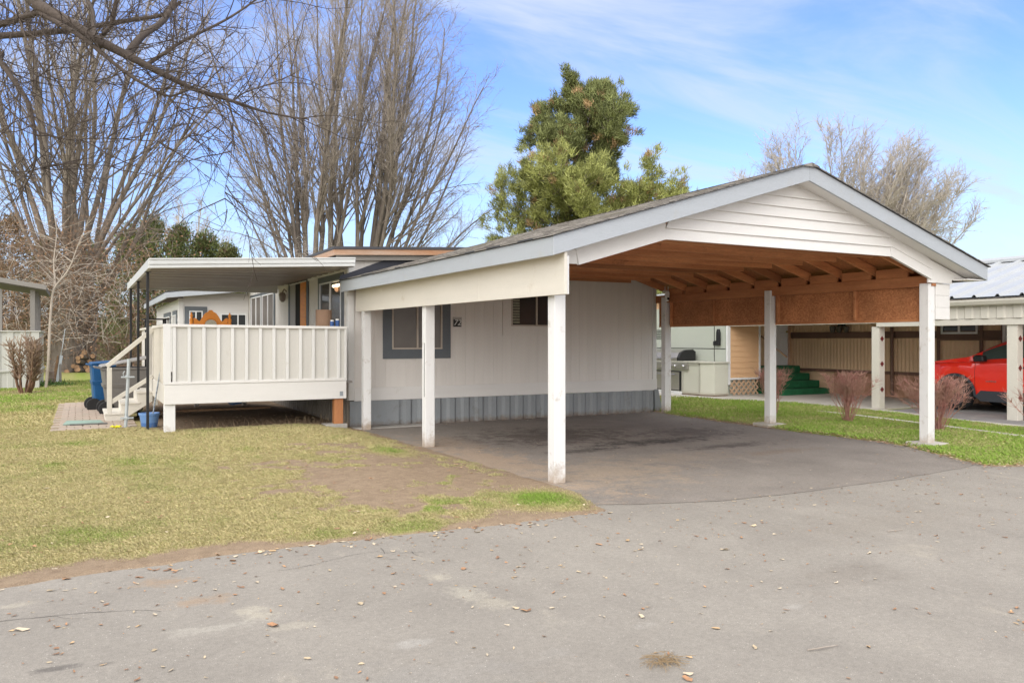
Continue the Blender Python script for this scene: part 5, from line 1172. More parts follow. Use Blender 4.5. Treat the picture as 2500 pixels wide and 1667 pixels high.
for sg_ in (-1, 1):
    # side glass
    for (sa, sb_, nm) in ((1.42, 2.55, 'front'), (2.62, 3.5, 'rear'), (3.56, 4.0, 'quarter')):
        mb = MB(); k_ = 8; vs = []
        for i in range(k_+1):
            s = sa+(sb_-sa)*i/k_; lo, hi = Vector(sec_pt(s, 6, sg_, .008)), Vector(sec_pt(s, 7, sg_, .008))
            for t_ in (.04, .95): vs.append(lo.lerp(hi, t_))
        fs = [(2*i, 2*i+1, 2*i+3, 2*i+2) for i in range(k_)]; fs = fs if sg_ > 0 else [f[::-1] for f in fs]
        MB().add(vs, fs).build('side_window', 'car_glass', CAR)
    # black cladding along the sill and round the arches
    mb = MB(); vs = []
    for s, pts in secs:
        x, z = pts[0]; hw = interp(s, halfw)+.012
        arch_ = any(abs(s-wc) < AR+.001 for wc in (W1, W2)); hgt = .06 if arch_ else .13
        if arch_: 
            wc = W1 if abs(s-W1) < AR+.001 else W2; dx_ = (s-wc)/AR; dzz = math.sqrt(max(0, 1-dx_**2))
            vs += [(CX+sg_*hw, NOSE-s, z+G0), (CX+sg_*(hw+.005), NOSE-(s+dx_*.065), z+G0+.055*dzz+.015), ]
        else: vs += [(CX+sg_*hw, NOSE-s, z-.10+G0), (CX+sg_*(hw+.002), NOSE-s, z+hgt+G0)]
    fs = [(2*i, 2*i+1, 2*i+3, 2*i+2) for i in range(len(secs)-1)]; fs = fs if sg_ > 0 else [f[::-1] for f in fs]
    MB().add(vs, fs).build('cladding', 'clad', CAR)
    for wc in (W1, W2):
        w_ = MB().lathe((CX+sg_*(.80), NOSE-wc, WR+G0), [(.20, -.10), (.30, -.115), (.335, -.09), (.345, -.04), (.345, .04), (.335, .09), (.30, .115), (.22, .10)], 32, 'x').build('wheel', 'rubber', CAR, smooth=True)
        MB().lathe((CX+sg_*(.80), NOSE-wc, WR+G0), [(.215, sg_*.085), (.225, sg_*.118), (.20, sg_*.112), (.05, sg_*.09), (.0, sg_*.09)], 20, 'x').build('rim', mat('dark_rim', (.10, .10, .105), .35, .1, 5, 0, metal=.6) if wc == W1 and sg_ < 0 else bpy.data.materials['dark_rim'], w_)
    MB().box(CX+sg_*.905, CX+sg_*.925, NOSE-2.42, NOSE-2.22, 1.0, 1.03).build('door_handle', 'black', CAR, bevel=.006)
    ml = MB().prism([(NOSE-1.62, 1.13), (NOSE-1.40, 1.12), (NOSE-1.38, 1.22), (NOSE-1.44, 1.27), (NOSE-1.60, 1.26)], 'x', CX+sg_*.86, CX+sg_*1.03); ml.build('mirror', 'black', CAR, bevel=.02)
    MB().box(CX+sg_*.60, CX+sg_*.80, NOSE-.09, NOSE-.03, .84, .93).build('headlight', 'chrome', CAR, bevel=.02)
    sm = MB(); 
    for s in (1.38,): 
        for k_ in range(5):
            z0_ = .42+k_*.12; 
    for s_seam in (1.36, 2.58):
        vs = []
        for j in range(0, 6):
            p = Vector(sec_pt(s_seam, j, sg_, .002)); vs += [p, p+Vector((0, -.007, 0))]
        fs = [(2*i, 2*i+1, 2*i+3, 2*i+2) for i in range(5)]; fs = fs if sg_ < 0 else [f[::-1] for f in fs]
        MB().add(vs, fs).build('door_seam', 'black', CAR)
wsv = [sec_pt(1.22, 8, -1, -.02), sec_pt(1.22, 8, 1, -.02), sec_pt(2.1, 8, 1, -.02), sec_pt(2.1, 8, -1, -.02)]
MB().add([(x, y, z+.022) for x, y, z in wsv], [(0, 1, 2, 3)]).build('windscreen', 'car_glass', CAR)
text_mesh('badge', 'COMPASS', .052, 'chrome', CAR, (CX-.912, NOSE-1.72, .70), (R(90), 0, R(-90)), .002)
MB().box(CX-.45, CX+.45, NOSE-.03, NOSE+.01, .62, .78).build('grille', 'black', CAR, bevel=.01)

# ------------------------------------------------------------------ left neighbour's porch
LP = thing('neighbour_porch', 'grey panelled porch with flat roof at the left edge of the picture', 'porch', (-4, 28, 0))
mb = corrugated(-6.0, -1.28, 28.0, 0, 1.83, .33, .03, flat=.38); mb.build('panel', 'grey_deck', LP)
box_part('corner_board', 'grey_deck', LP, -1.28, -1.08, 27.96, 28.01, 0, 1.83)
grooved(28.02, 31.5, -1.085, 0, 1.83, .3, axis='y', outward=1).build('side_panel', 'grey_deck', LP)
MB().box(-6.0, -1.04, 27.93, 28.05, 1.832, 1.87).build('top_rail', 'grey_deck', LP, bevel=.005)
MB().box(-6.0, -1.06, 27.925, 27.96, .64, .70).build('mid_rail', 'grey_deck', LP, bevel=.005)
MB().box(-1.12, -1.03, 28.052, 31.5, 1.832, 1.87).build('top_rail', 'grey_deck', LP, bevel=.005); MB().box(-1.10, -1.04, 28.0, 31.5, .64, .70).build('mid_rail', 'grey_deck', LP, bevel=.005)
for x, y in ((-1.32, 28.05), (-2.16, 28.05), (-4.2, 28.05), (-1.30, 29.7), (-1.30, 31.3)): box_part('post', 'grey_frame', LP, x, x+.13, y, y+.13, 1.2, 3.1)
MB().prism([(-6.2, 3.95), (-.88, 3.09), (-.88, 3.23), (-6.2, 4.09)], 'y', 27.7, 27.75).build('fascia', 'grey_frame', LP, bevel=.005)
MB().prism([(-6.2, 3.93), (-.9, 3.07), (-.9, 3.20), (-6.2, 4.06)], 'y', 27.752, 31.8).build('roof', mat('grey_brown_roof', (.16, .15, .14), .7, .2, 3, .1), LP)
box_part('porch_floor', 'grey_frame', LP, -6.0, -1.1, 28.04, 31.5, .85, .95)

# ------------------------------------------------------------------ vegetation
def tubes_np(segs, k=4):
    """segs: (n,8) array p0 p1 r0 r1 -> vertices, quads"""
    s_ = np.asarray(segs, float); p0, p1, r0, r1 = s_[:, :3], s_[:, 3:6], s_[:, 6], s_[:, 7]
    d = p1-p0; L_ = np.linalg.norm(d, axis=1, keepdims=True); d = d/np.maximum(L_, 1e-9)
    ref = np.where(np.abs(d[:, 2:3]) < .9, np.array([[0, 0, 1.]]), np.array([[1., 0, 0]]))
    a = np.cross(d, ref); a /= np.linalg.norm(a, axis=1, keepdims=True); b = np.cross(d, a)
    n_ = len(s_); V = np.zeros((n_, 2*k, 3))
    for j in range(k):
        t_ = 2*np.pi*j/k; o_ = a*np.cos(t_)+b*np.sin(t_); V[:, j] = p0+o_*r0[:, None]; V[:, k+j] = p1+o_*r1[:, None]
    base = np.arange(n_)[:, None]*2*k; F = np.concatenate([base+np.array([[j, (j+1) % k, k+(j+1) % k, k+j]]) for j in range(k)])
    return V.reshape(-1, 3), F
def limb(r_, p, d, ln, r0, r1, n_, wig, pull=(0, 0, 0)):
    """one wandering limb, returns points/dirs/radii"""
    pts = [np.array(p, float)]; d = np.array(d, float); d /= np.linalg.norm(d); dirs = [d.copy()]
    for i in range(n_):
        d = d+np.array([r_.gauss(0, wig), r_.gauss(0, wig), r_.gauss(0, wig*.7)])+np.array(pull)/n_; d /= np.linalg.norm(d)
        pts.append(pts[-1]+d*ln/n_); dirs.append(d.copy())
    rad = [r0+(r1-r0)*(i/n_)**.8 for i in range(n_+1)]
    return pts, dirs, rad
def side(d, r_, ang):
    v = np.array([r_.gauss(0, 1), r_.gauss(0, 1), r_.gauss(0, 1)]); v -= d*v.dot(d); v /= np.linalg.norm(v); return d*math.cos(ang)+v*math.sin(ang)
def bare_tree(name, label, base, seed, stems, H, twigs, group='bare trees beyond the homes', spread=1.0, trunk_r=.5, fork=1.2, mtrunk='bark', mtwig='twig', droop=.5, dens=1.0, tr=.011):
    r_ = random.Random(seed); T = thing(name, label, 'tree', base, group); big = []; small = []
    def emit(lst, pts, rad):
        for i in range(len(pts)-1): lst.append([*pts[i], *pts[i+1], rad[i], rad[i+1]])
    bx_, by_, bz_ = base
    emit(big, *[(lambda a: (a[0], a[2]))(limb(r_, (bx_, by_, bz_-.2), (0, 0, 1), fork+.2, trunk_r*1.25, trunk_r, 4, .03))][0])
    tipp = np.array([bx_, by_, bz_+fork])
    for (az2, tilt, ln, r0) in stems:
        a = R(az2); tl = R(tilt); d = np.array([math.cos(a)*math.sin(tl), math.sin(a)*math.sin(tl), math.cos(tl)])
        p0 = tipp+np.array([math.cos(a)*trunk_r*.55, math.sin(a)*trunk_r*.55, -.3])
        pts, dirs, rad = limb(r_, p0, d, ln, r0, .02, 14, .045, pull=(0, 0, .28*math.sin(tl)))
        emit(big, pts, rad)
        nb = int(ln*2.0*dens)
        for b in range(nb):
            t_ = .24+.76*(b+r_.random())/nb; i = min(13, int(t_*14)); p = pts[i]+(pts[i+1]-pts[i])*(t_*14-i)
            l2 = ln*(.25*(1-t_)+.085)*r_.uniform(.6, 1.3)*spread; rr_ = max(.014, rad[i]*.42)
            dd_ = side(dirs[i], r_, R(r_.uniform(14, 34))); dd_[:2] += .12*np.array([math.cos(a), math.sin(a)])
            low = 1-t_
            pl = (0, 0, .25 if low < .75 else -droop)
            p2, d2, rd2 = limb(r_, p, dd_, l2, rr_, .010, 7, .08, pull=pl); emit(big if rr_ > .03 else small, p2, rd2)
            nt_ = max(4, int(l2*4.2*dens*twigs))
            for c in range(nt_):
                t2 = .15+.85*(c+r_.random())/nt_; j = min(6, int(t2*7)); q = p2[j]+(p2[j+1]-p2[j])*(t2*7-j)
                l3 = r_.uniform(.35, 1.15)*(1 if low < .8 else 1.3)
                d3 = side(d2[j], r_, R(r_.uniform(20, 50)))
                p3, dq, rd3 = limb(r_, q, d3, l3, tr, tr*.45, 4, .12, pull=(0, 0, .1 if low < .75 else -1.5*droop)); emit(small, p3, rd3)
                for e in range(3):
                    j3 = r_.randrange(1, 4); p4, _, rd4 = limb(r_, p3[j3], side(dq[j3], r_, R(r_.uniform(25, 55))), r_.uniform(.15, .5), tr*.6, tr*.35, 2, .15, pull=(0, 0, .05 if low < .75 else -.8*droop)); emit(small, p4, rd4)
    V, F = tubes_np(big, 7); np_mesh('trunk', V, F, mtrunk, T, None, 4, True)
    V, F = tubes_np(small, 3); np_mesh('crown', V, F, mtwig, T, None, 4)
    return T
AZ_R = -R(0)
def cam_world(u, depth):        # ground point seen at picture column u (2500 px wide) at a given distance ahead
    s = (u-1250)/1950; ax, ay = math.sin(YAW), math.cos(YAW)
    return ((ax+ay*s)*depth, (ay-ax*s)*depth)
# middle multi-stem tree: two clusters of upright stems
rnd = random.Random(31)
def fan(n_, tmin, tmax, l0, l1, r0, seed):
    q = random.Random(seed); o_ = []
    for i in range(n_):
        az2 = q.uniform(0, 360); t_ = tmin+(tmax-tmin)*(i+.5)/n_; o_.append((az2, t_, l0+(l1-l0)*(i+.5)/n_*1.0, r0*q.uniform(.6, 1.15)))
    return o_
camright = -math.degrees(YAW)          # compass of the picture's right-hand direction, degrees from +X
x, y = cam_world(770, 41)
stL = [(camright+180, 4, 19, .19), (camright+172, 8, 19, .19), (camright+190, 11, 18, .16), (camright+160, 15, 15.5, .13), (camright+90, 9, 19.5, .18), (camright-90, 12, 19, .18), (camright+120, 16, 17, .13), (camright+230, 18, 16, .13),
       (camright, 3, 20.5, .2), (camright+20, 7, 20, .17), (camright-40, 12, 19, .14), (camright+180, 33, 7.5, .10), (camright+170, 44, 5.6, .09), (camright+195, 26, 10, .11)]
bare_tree('bare_tree', 'tall bare multi-stem tree behind the left half of the white home, nearer the awning', (x, y, 0), 101, stL, 20, 1.1, trunk_r=.75, fork=2.2, droop=.8, tr=.009)
x, y = cam_world(875, 42)
stR = [(camright, 2, 20.5, .2), (camright-10, 8, 20.5, .19), (camright+12, 13, 20, .18), (camright-5, 17, 17.5, .17), (camright+8, 22, 15.3, .16), (camright-12, 27, 13.6, .15), (camright, 34, 11.6, .13), (camright+95, 12, 19, .15), (camright-85, 14, 18, .15),
       (camright+50, 20, 18, .14), (camright-50, 22, 17, .14), (camright+5, 46, 9.5, .12), (camright-10, 56, 7.5, .09), (camright+160, 6, 19.5, .15)]
bare_tree('bare_tree', 'tall bare tree fanning rightward beside the darker pair of trunks, mid-left', (x, y, 0), 102, stR, 20, 1.1, trunk_r=.55, fork=2.6, droop=.8, tr=.009)
x, y = cam_world(163, 37)
st1 = [(camright+q*52, 4+q*3, 20-q*.3, .17) for q in range(8)]+[(camright+q*95+20, 15+q*3, 16.5, .12) for q in range(4)]+[(camright, 27, 13.5, .12), (camright+15, 37, 10, .10), (camright+170, 42, 12, .12)]
bare_tree('bare_tree', 'thick bare multi-stem tree at the left beside the grey porch', (x, y, 0), 103, st1, 20, .7, trunk_r=.62, fork=4.0, droop=.7, dens=.8, tr=.008)
x, y = cam_world(212, 38.5)
bare_tree('bare_tree', 'narrower bare tree just right of the thick one at the left', (x, y, 0), 104, [(camright+q*75, 3+q*3, 18-q*.5, .13) for q in range(6)]+[(camright+5, 30, 12, .12), (camright-12, 42, 8.5, .1)], 18, .7, trunk_r=.32, fork=3.4, droop=.6, dens=.75, tr=.008)
x, y = cam_world(2015, 50)
bare_tree('bare_tree', 'pale bare tree rising behind the carport roof, left one of the two', (x, y, 0), 105, [(camright+180*(q % 2)+((q*47) % 60)-30, 3+q*1.5, 13.4-q*.15, .10) for q in range(18)], 14, .75, trunk_r=.35, fork=1.2, mtrunk='twig_pale', mtwig='twig_pale', tr=.016, dens=1.5)
x, y = cam_world(2090, 50)
bare_tree('bare_tree', 'pale bare tree leaning right behind the carport roof, right one of the two', (x, y, 0), 106, [(camright+((q*47) % 90)-45, 5+q*1.9, 12.9-q*.16, .10) for q in range(18)], 14, .8, trunk_r=.35, fork=1.2, mtrunk='twig_pale', mtwig='twig_pale', tr=.016, dens=1.5)
x, y = cam_world(420, 60)
bare_tree('bare_tree', 'small pale rounded bare tree above the evergreen hedge', (x, y, 0), 107, [(camright+q*47, 8+q*4, 9.5-q*.2, .12) for q in range(10)], 10, .9, trunk_r=.3, fork=3.0, mtrunk='twig_pale', mtwig='twig_pale', tr=.02, dens=1.0)

# near tree whose limbs reach in from the upper left; its trunk stands left of the picture
NT = thing('overhanging_tree', 'dark bare limbs of a near tree reaching in from the upper left', 'tree', (-2.9, 12.2, 0))
def CW(u, v, dep):
    x, y = cam_world(u, dep); return np.array([x, y, 1.6+(829-v)/1950*dep])
rn = random.Random(77); big = []; small = []
def emit(lst, pts, rad):
    for i in range(len(pts)-1): lst.append([*pts[i], *pts[i+1], rad[i], rad[i+1]])
def smooth_path(P_, sub=4):
    P_ = [np.array(p) for p in P_]; o_ = []
    for i in range(len(P_)-1):
        p0, p1, p2, p3 = P_[max(i-1, 0)], P_[i], P_[i+1], P_[min(i+2, len(P_)-1)]
        for k_ in range(sub):
            t_ = k_/sub; o_.append(.5*((2*p1)+(-p0+p2)*t_+(2*p0-5*p1+4*p2-p3)*t_**2+(-p0+3*p1-3*p2+p3)*t_**3))
    o_.append(P_[-1]); return o_
T0 = np.array([-2.9, 12.2, 0])
emit(big, [T0, T0+[.05, 0, 2.2], T0+[.0, .1, 4.4], T0+[.1, -.1, 6.8], T0+[.3, 0, 9]], [.24, .2, .18, .15, .1])
limbs = [
 ([T0+[.1, -.1, 6.3], CW(20, -90, 9.6), CW(78, 0, 9.5), CW(126, 31, 9.4), CW(184, 65, 9.3), CW(241, 100, 9.2), CW(310, 135, 9.2), CW(359, 161, 9.2), CW(420, 192, 9.2), CW(478, 220, 9.3), CW(567, 247, 9.4), CW(653, 275, 9.6), CW(754, 292, 9.8)], .095, .008),
 ([CW(94, 31, 9.45), CW(171, 73, 9.2), CW(224, 110, 9.1), CW(298, 171, 9.0), CW(355, 208, 8.9), CW(412, 235, 9.0), CW(461, 220, 9.1), CW(500, 226, 9.2)], .032, .008),
 ([CW(359, 158, 9.2), CW(405, 128, 9.3), CW(449, 100, 9.4), CW(551, 49, 9.6), CW(624, 0, 9.8), CW(680, -50, 10)], .026, .008),
 ([T0+[.1, -.1, 5.9], CW(-60, 66, 9.9), CW(0, 59, 9.8), CW(61, 41, 9.7), CW(98, 30, 9.5)], .05, .03),
 ([T0+[.1, -.1, 5.4], CW(-70, 95, 10.3), CW(0, 88, 10.3), CW(90, 82, 10.2), CW(163, 75, 10.2), CW(245, 62, 10.3), CW(330, 48, 10.4), CW(400, 36, 10.5), CW(440, 5, 10.6)], .055, .022),
 ([T0+[.1, -.1, 4.9], CW(-40, 120, 9.6), CW(0, 151, 9.5), CW(41, 208, 9.4), CW(73, 261, 9.3), CW(86, 347, 9.3), CW(82, 410, 9.4), CW(40, 490, 9.4)], .05, .006),
 ([T0+[.1, -.1, 6.6], CW(150, -60, 10.4), CW(235, 105, 9.3), CW(243, 92, 9.3), CW(272, 60, 9.2), CW(284, 0, 9.1)], .03, .02),
 ([CW(310, 138, 9.2), CW(345, 90, 9.5), CW(400, 50, 9.9), CW(430, -10, 10.2)], .05, .03),
 ([CW(567, 247, 9.4), CW(600, 225, 9.6), CW(660, 205, 9.9), CW(720, 180, 10.2)], .012, .005),
 ([CW(0, 249, 9.2), CW(60, 300, 9.2), CW(140, 338, 9.2), CW(260, 338, 9.1), CW(420, 345, 9.0), CW(480, 320, 9.0)], .010, .004),
 ([CW(-20, 410, 9.4), CW(60, 420, 9.4), CW(150, 400, 9.4), CW(300, 408, 9.4)], .010, .003),
 ([CW(559, 249, 9.4), CW(569, 300, 9.4), CW(563, 392, 9.4), CW(549, 469, 9.4), CW(556, 520, 9.4)], .007, .002),
 ([CW(412, 236, 9.0), CW(440, 270, 9.0), CW(452, 325, 9.0)], .008, .003),
 ([CW(0, 10, 9.0), CW(45, 45, 9.0), CW(70, 110, 8.9), CW(130, 190, 8.9), CW(230, 200, 8.9), CW(270, 260, 8.9)], .014, .004),
]
for P_, ra, rb2 in limbs:
    q = smooth_path(P_); n_ = len(q); rad = [ra+(rb2-ra)*(i/(n_-1))**.85 for i in range(n_)]
    emit(big if ra > .02 else small, q, rad)
    for i in range(2, n_-1):
        d = q[i+1]-q[i]; dl = np.linalg.norm(d); d /= max(dl, 1e-6)
        for _ in range(3 if rad[i] < .06 else 2):
            if rn.random() < .42:
                dirn = side(d, rn, R(rn.uniform(30, 75))); ln = rn.uniform(.35, 1.3)
                p2, d2, r2 = limb(rn, q[i], dirn, ln, .0075, .0025, 7, .13, pull=(0, 0, rn.choice((-.5, .1, .5)))); emit(small, p2, r2)
                for j in range(1, 7):
                    for _2 in range(2):
                        if rn.random() < .5:
                            p3, d3, r3 = limb(rn, p2[j], side(d2[j], rn, R(rn.uniform(30, 70))), rn.uniform(.1, .5), .0038, .0018, 4, .16, pull=(0, 0, rn.uniform(-.6, .3))); emit(small, p3, r3)
V, F = tubes_np(big, 8); np_mesh('trunk', V, F, 'twig_dark', NT, None, 4, True)
V, F = tubes_np(small, 4); np_mesh('crown', V, F, 'twig_dark', NT, None, 4)

# leafy crowns built of many small blades
def leaf_cloud(P_, Nrm, size, r_, cols, per=1, flat=.5, wd=.26):
    """random triangles at points P_ (n,3) pointing along Nrm"""
    n_ = len(P_); g = np.random.default_rng(r_)
    d = Nrm+g.normal(0, flat, (n_, 3)); d /= np.linalg.norm(d, axis=1, keepdims=True)
    s_ = np.cross(d, g.normal(0, 1, (n_, 3))); s_ /= np.linalg.norm(s_, axis=1, keepdims=True)
    L_ = size*g.uniform(.6, 1.3, n_)[:, None]; w = L_*wd
    A = P_-s_*w; B_ = P_+s_*w; C_ = P_+d*L_
    V = np.stack([A, B_, C_], 1).reshape(-1, 3); F = np.arange(3*n_).reshape(-1, 3)
    c = cols*g.uniform(.7, 1.3, n_)[:, None]; return V, F, np.repeat(c, 3, 0)
def pine(name, label, base, H, seed, rad):
    T = thing(name, label, 'tree', base); r_ = random.Random(seed); g = np.random.default_rng(seed); big = []
    bx_, by_, bz_ = base; pts, dirs, rd = limb(r_, base, (0, 0, 1), H*.93, .28, .03, 16, .007); emit(big, pts, rd)
    tips = []
    z = 1.6
    while z < H-.3:
        t_ = z/H; i = min(15, int(t_*16)); p = pts[i]+(pts[i+1]-pts[i])*(t_*16-i)
        Rz = interp(z, rad)
        for k_ in range(r_.choice((3, 4, 5))):
            a = r_.uniform(0, 6.283); ln = Rz*r_.uniform(.72, 1.08)
            p2, d2, r2 = limb(r_, p, (math.cos(a), math.sin(a), .05+.25*t_), ln, .05*(1-t_)+.02, .012, 6, .07, pull=(0, 0, .3)); emit(big, p2, r2)
            for j in range(2, 7):
                for _ in range(3):
                    l3 = ln*.30*r_.uniform(.5, 1.1); p3, d3, r3 = limb(r_, p2[j], side(d2[j], r_, R(r_.uniform(30, 70))), l3, .014, .007, 3, .1, pull=(0, 0, .5)); emit(big, p3, r3)
                    tips += [(p3[-1], d3[-1], z), (p3[-2], d3[-2], z)]
                    for _3 in range(2):
                        p4, d4, r4 = limb(r_, p3[r_.randrange(1, 4)], side(d3[1], r_, R(45)), l3*.6, .008, .005, 2, .1, pull=(0, 0, .6)); tips.append((p4[-1], d4[-1], z))
            tips.append((p2[-1], d2[-1], z))
        z += r_.uniform(.34, .62)
    V, F = tubes_np(big, 5); np_mesh('trunk', V, F, 'bark', T, None, 4)
    P_ = np.array([t[0] for t in tips]); D_ = np.array([t[1] for t in tips])+np.array([0, 0, .6]); D_ /= np.linalg.norm(D_, axis=1, keepdims=True); Z_ = np.array([t[2] for t in tips])
    sel = g.random(len(P_)) < np.where(Z_ < 9.2, 1.0, .85); P_, D_, Z_ = P_[sel], D_[sel], Z_[sel]; per = 64; n_ = len(P_); Pn = np.repeat(P_, per, 0)+g.normal(0, .10, (n_*per, 3)); Dn = np.repeat(D_, per, 0)
    hue = g.random(n_); low = (np.array(Z_)+g.normal(0, .4, n_) < 9.2)
    base_c = np.where(low[:, None], np.array([[.31, .33, .105]]), np.array([[.195, .22, .08]]))
    base_c = np.where((hue > .93)[:, None], np.array([[.36, .24, .12]]), base_c)*(.75+.5*g.random(n_))[:, None]
    V, F, c = leaf_cloud(Pn, Dn, .24, seed, np.repeat(base_c, per, 0), flat=.55, wd=.075)
    np_mesh('crown', V, F, 'leaf', T, c); return T
x, y = cam_world(1440, 40)
pine('pine_tree', 'tall irregular pine with olive green needles behind the carport roof', (x, y, 0), 14.7, 5, [(0, 3), (2, 4.2), (5.5, 5.0), (7.5, 4.9), (8.7, 4.5), (9.1, 3.0), (9.4, 1.1), (9.9, 1.1), (10.2, 2.6), (11.4, 3.2), (12.6, 2.9), (13.7, 2.1), (14.8, 1.1)])
def arbor(name, label, base, H, W_, seed, col, group, n_=9000, brown=.1, gaps=.5):
    T = thing(name, label, 'tree', base, group); g = np.random.default_rng(seed); bx_, by_, bz_ = base
    nc = 150; cz = g.random(nc)**.85*H; ca = g.uniform(0, 6.283, nc); prof = np.sqrt(np.clip(1-(cz/H)**1.7, .02, 1))*W_*g.uniform(.55, 1.1, nc)
    C_ = np.stack([bx_+np.cos(ca)*prof, by_+np.sin(ca)*prof, bz_+cz], 1); sc_ = .28+.32*g.random(nc)
    idx = g.integers(0, nc, n_); off_ = g.normal(0, 1, (n_, 3)); off_ /= np.linalg.norm(off_, axis=1, keepdims=True); P_ = C_[idx]+off_*sc_[idx][:, None]*g.uniform(.5, 1.1, n_)[:, None]*np.array([1, 1, 1.25])
    N_ = off_*.6+np.array([0, 0, .8]); cc = np.tile(np.array(col), (nc, 1))*g.uniform(.6, 1.35, nc)[:, None]; cc[g.random(nc) < brown] = [.20, .13, .075]
    V, F, c = leaf_cloud(P_, N_, .17, seed, cc[idx], flat=.5); np_mesh('crown', V, F, 'leaf', T, c)
    V, F = tubes_np([[bx_, by_, bz_, bx_, by_, bz_+H*.85, .14, .03]], 7); np_mesh('trunk', V, F, 'bark', T, None, 4)
    return T
hg = 'evergreens along the back of the left lawn'
hedge = [(-60, 46, 8.2, 1.7, (.14, .11, .06), .55, 'brownish evergreen at the far left edge, above the porch roof'), (30, 47, 8.6, 1.6, (.15, .12, .065), .5, 'brownish evergreen behind the grey porch'), (120, 47.5, 7.4, 1.5, (.11, .12, .05), .35, 'dull evergreen behind the thick bare trunk'),
         (225, 48, 7.2, 1.6, (.14, .17, .06), .25, 'dark evergreen behind the woodpile'), (318, 47, 7.9, 1.5, (.17, .205, .07), .12, 'evergreen rising over the left end of the awning'), (375, 48, 8.7, 1.4, (.17, .21, .07), .1, 'tallest pointed evergreen over the awning'),
         (440, 47, 8.0, 1.45, (.17, .21, .07), .1, 'second pointed evergreen over the awning'), (505, 48, 7.6, 1.35, (.18, .215, .075), .1, 'third pointed evergreen over the awning'), (560, 47, 6.8, 1.2, (.19, .21, .08), .2, 'lowest evergreen at the right end of the row, over the awning')]
for i, (u, dep, H, W_, col, br, lab) in enumerate(hedge):
    x, y = cam_world(u, dep); arbor('evergreen_tree', lab, (x, y, 0), H, W_, 200+i, col, hg, brown=br, n_=11000)
# brown twig tangle under the left trees
def tangle(name, label, centre, size, n_, seed, m, cat='thicket', rr_=.012, ln=(.6, 1.8)):
    r_ = random.Random(seed); sg2 = []
    for _ in range(n_):
        p = np.array([centre[0]+r_.gauss(0, size[0]), centre[1]+r_.gauss(0, size[1]), max(.1, centre[2]+r_.gauss(0, size[2]))])
        d = np.array([r_.gauss(0, 1), r_.gauss(0, .6), r_.gauss(0, .7)]); p2, _, r2 = limb(r_, p, d, r_.uniform(*ln), rr_*r_.uniform(.5, 1.2), rr_*.3, 6, .22, pull=(0, 0, -.5)); emit(sg2, p2, r2)
    V, F = tubes_np(sg2, 3); return tag(np_mesh(name, V, F, m, None, None, 4), label, cat, kind='stuff')
x, y = cam_world(130, 35); tangle('twig_thicket', 'pale tangled twigs and vines around the left tree trunks', (x, y, 5.2), (2.3, .9, 1.3), 1500, 9, 'twig_brown')
x, y = cam_world(170, 34); tangle('twig_thicket', 'lower light brown twigs hanging before the hedge', (x, y, 3.6), (1.9, .8, 1.2), 420, 10, 'twig_pale', rr_=.011)
x, y = cam_world(240, 40); tangle('twig_thicket', 'dark brushwood in front of the hedge behind the bins', (x, y, .9), (3.6, .8, .7), 1100, 11, 'twig_brown', rr_=.014)
x, y = cam_world(60, 36); tangle('twig_thicket', 'brown brushwood seen through the open porch', (x, y, 2.2), (2.5, .8, 1.3), 1500, 12, 'twig_brown', rr_=.014)
x, y = cam_world(775, 40); tangle('twig_thicket', 'pale twigs round the foot of the tree above the home', (x, y, 5.0), (.7, .5, .8), 500, 13, 'twig_pale', rr_=.010, ln=(.4, 1.1))
# dead leaves caught in the thicket
g = np.random.default_rng(5); x, y = cam_world(110, 35); nL = 4200
P_ = np.stack([x+g.normal(0, 3.2, nL), y+g.normal(0, .9, nL), np.clip(4.2+g.normal(0, 1.6, nL), .2, 9)], 1)
V, F, c = leaf_cloud(P_, g.normal(0, 1, (nL, 3)), .11, 6, np.tile([.36, .21, .12], (nL, 1)), flat=.5)
tag(np_mesh('dead_leaves', V, F, 'leaf', None, c), 'brown dead leaves caught in the left thicket', 'leaves', kind='stuff')
# far low tree belt closing the horizon, behind everything
g = np.random.default_rng(15)
nL = 60000; u_ = g.uniform(-600, 3200, nL); dep = g.uniform(85, 105, nL); s_ = (u_-1250)/1950; ax, ay = math.sin(YAW), math.cos(YAW)
hmax = 2.6+2.0*vnoise(u_*.01, u_*0, 8, 1.0, 3)
P_ = np.stack([(ax+ay*s_)*dep, (ay-ax*s_)*dep, g.random(nL)*hmax], 1)
V, F, c = leaf_cloud(P_, np.tile([0, 0, 1.], (nL, 1)), .8, 16, np.where(g.random((nL, 1)) > .4, np.array([[.16, .13, .09]]), np.array([[.09, .11, .05]])), flat=1)
tag(np_mesh('distant_trees', V, F, 'leaf', None, c), 'low brown and green belt of trees far behind the homes', 'wood', kind='stuff')

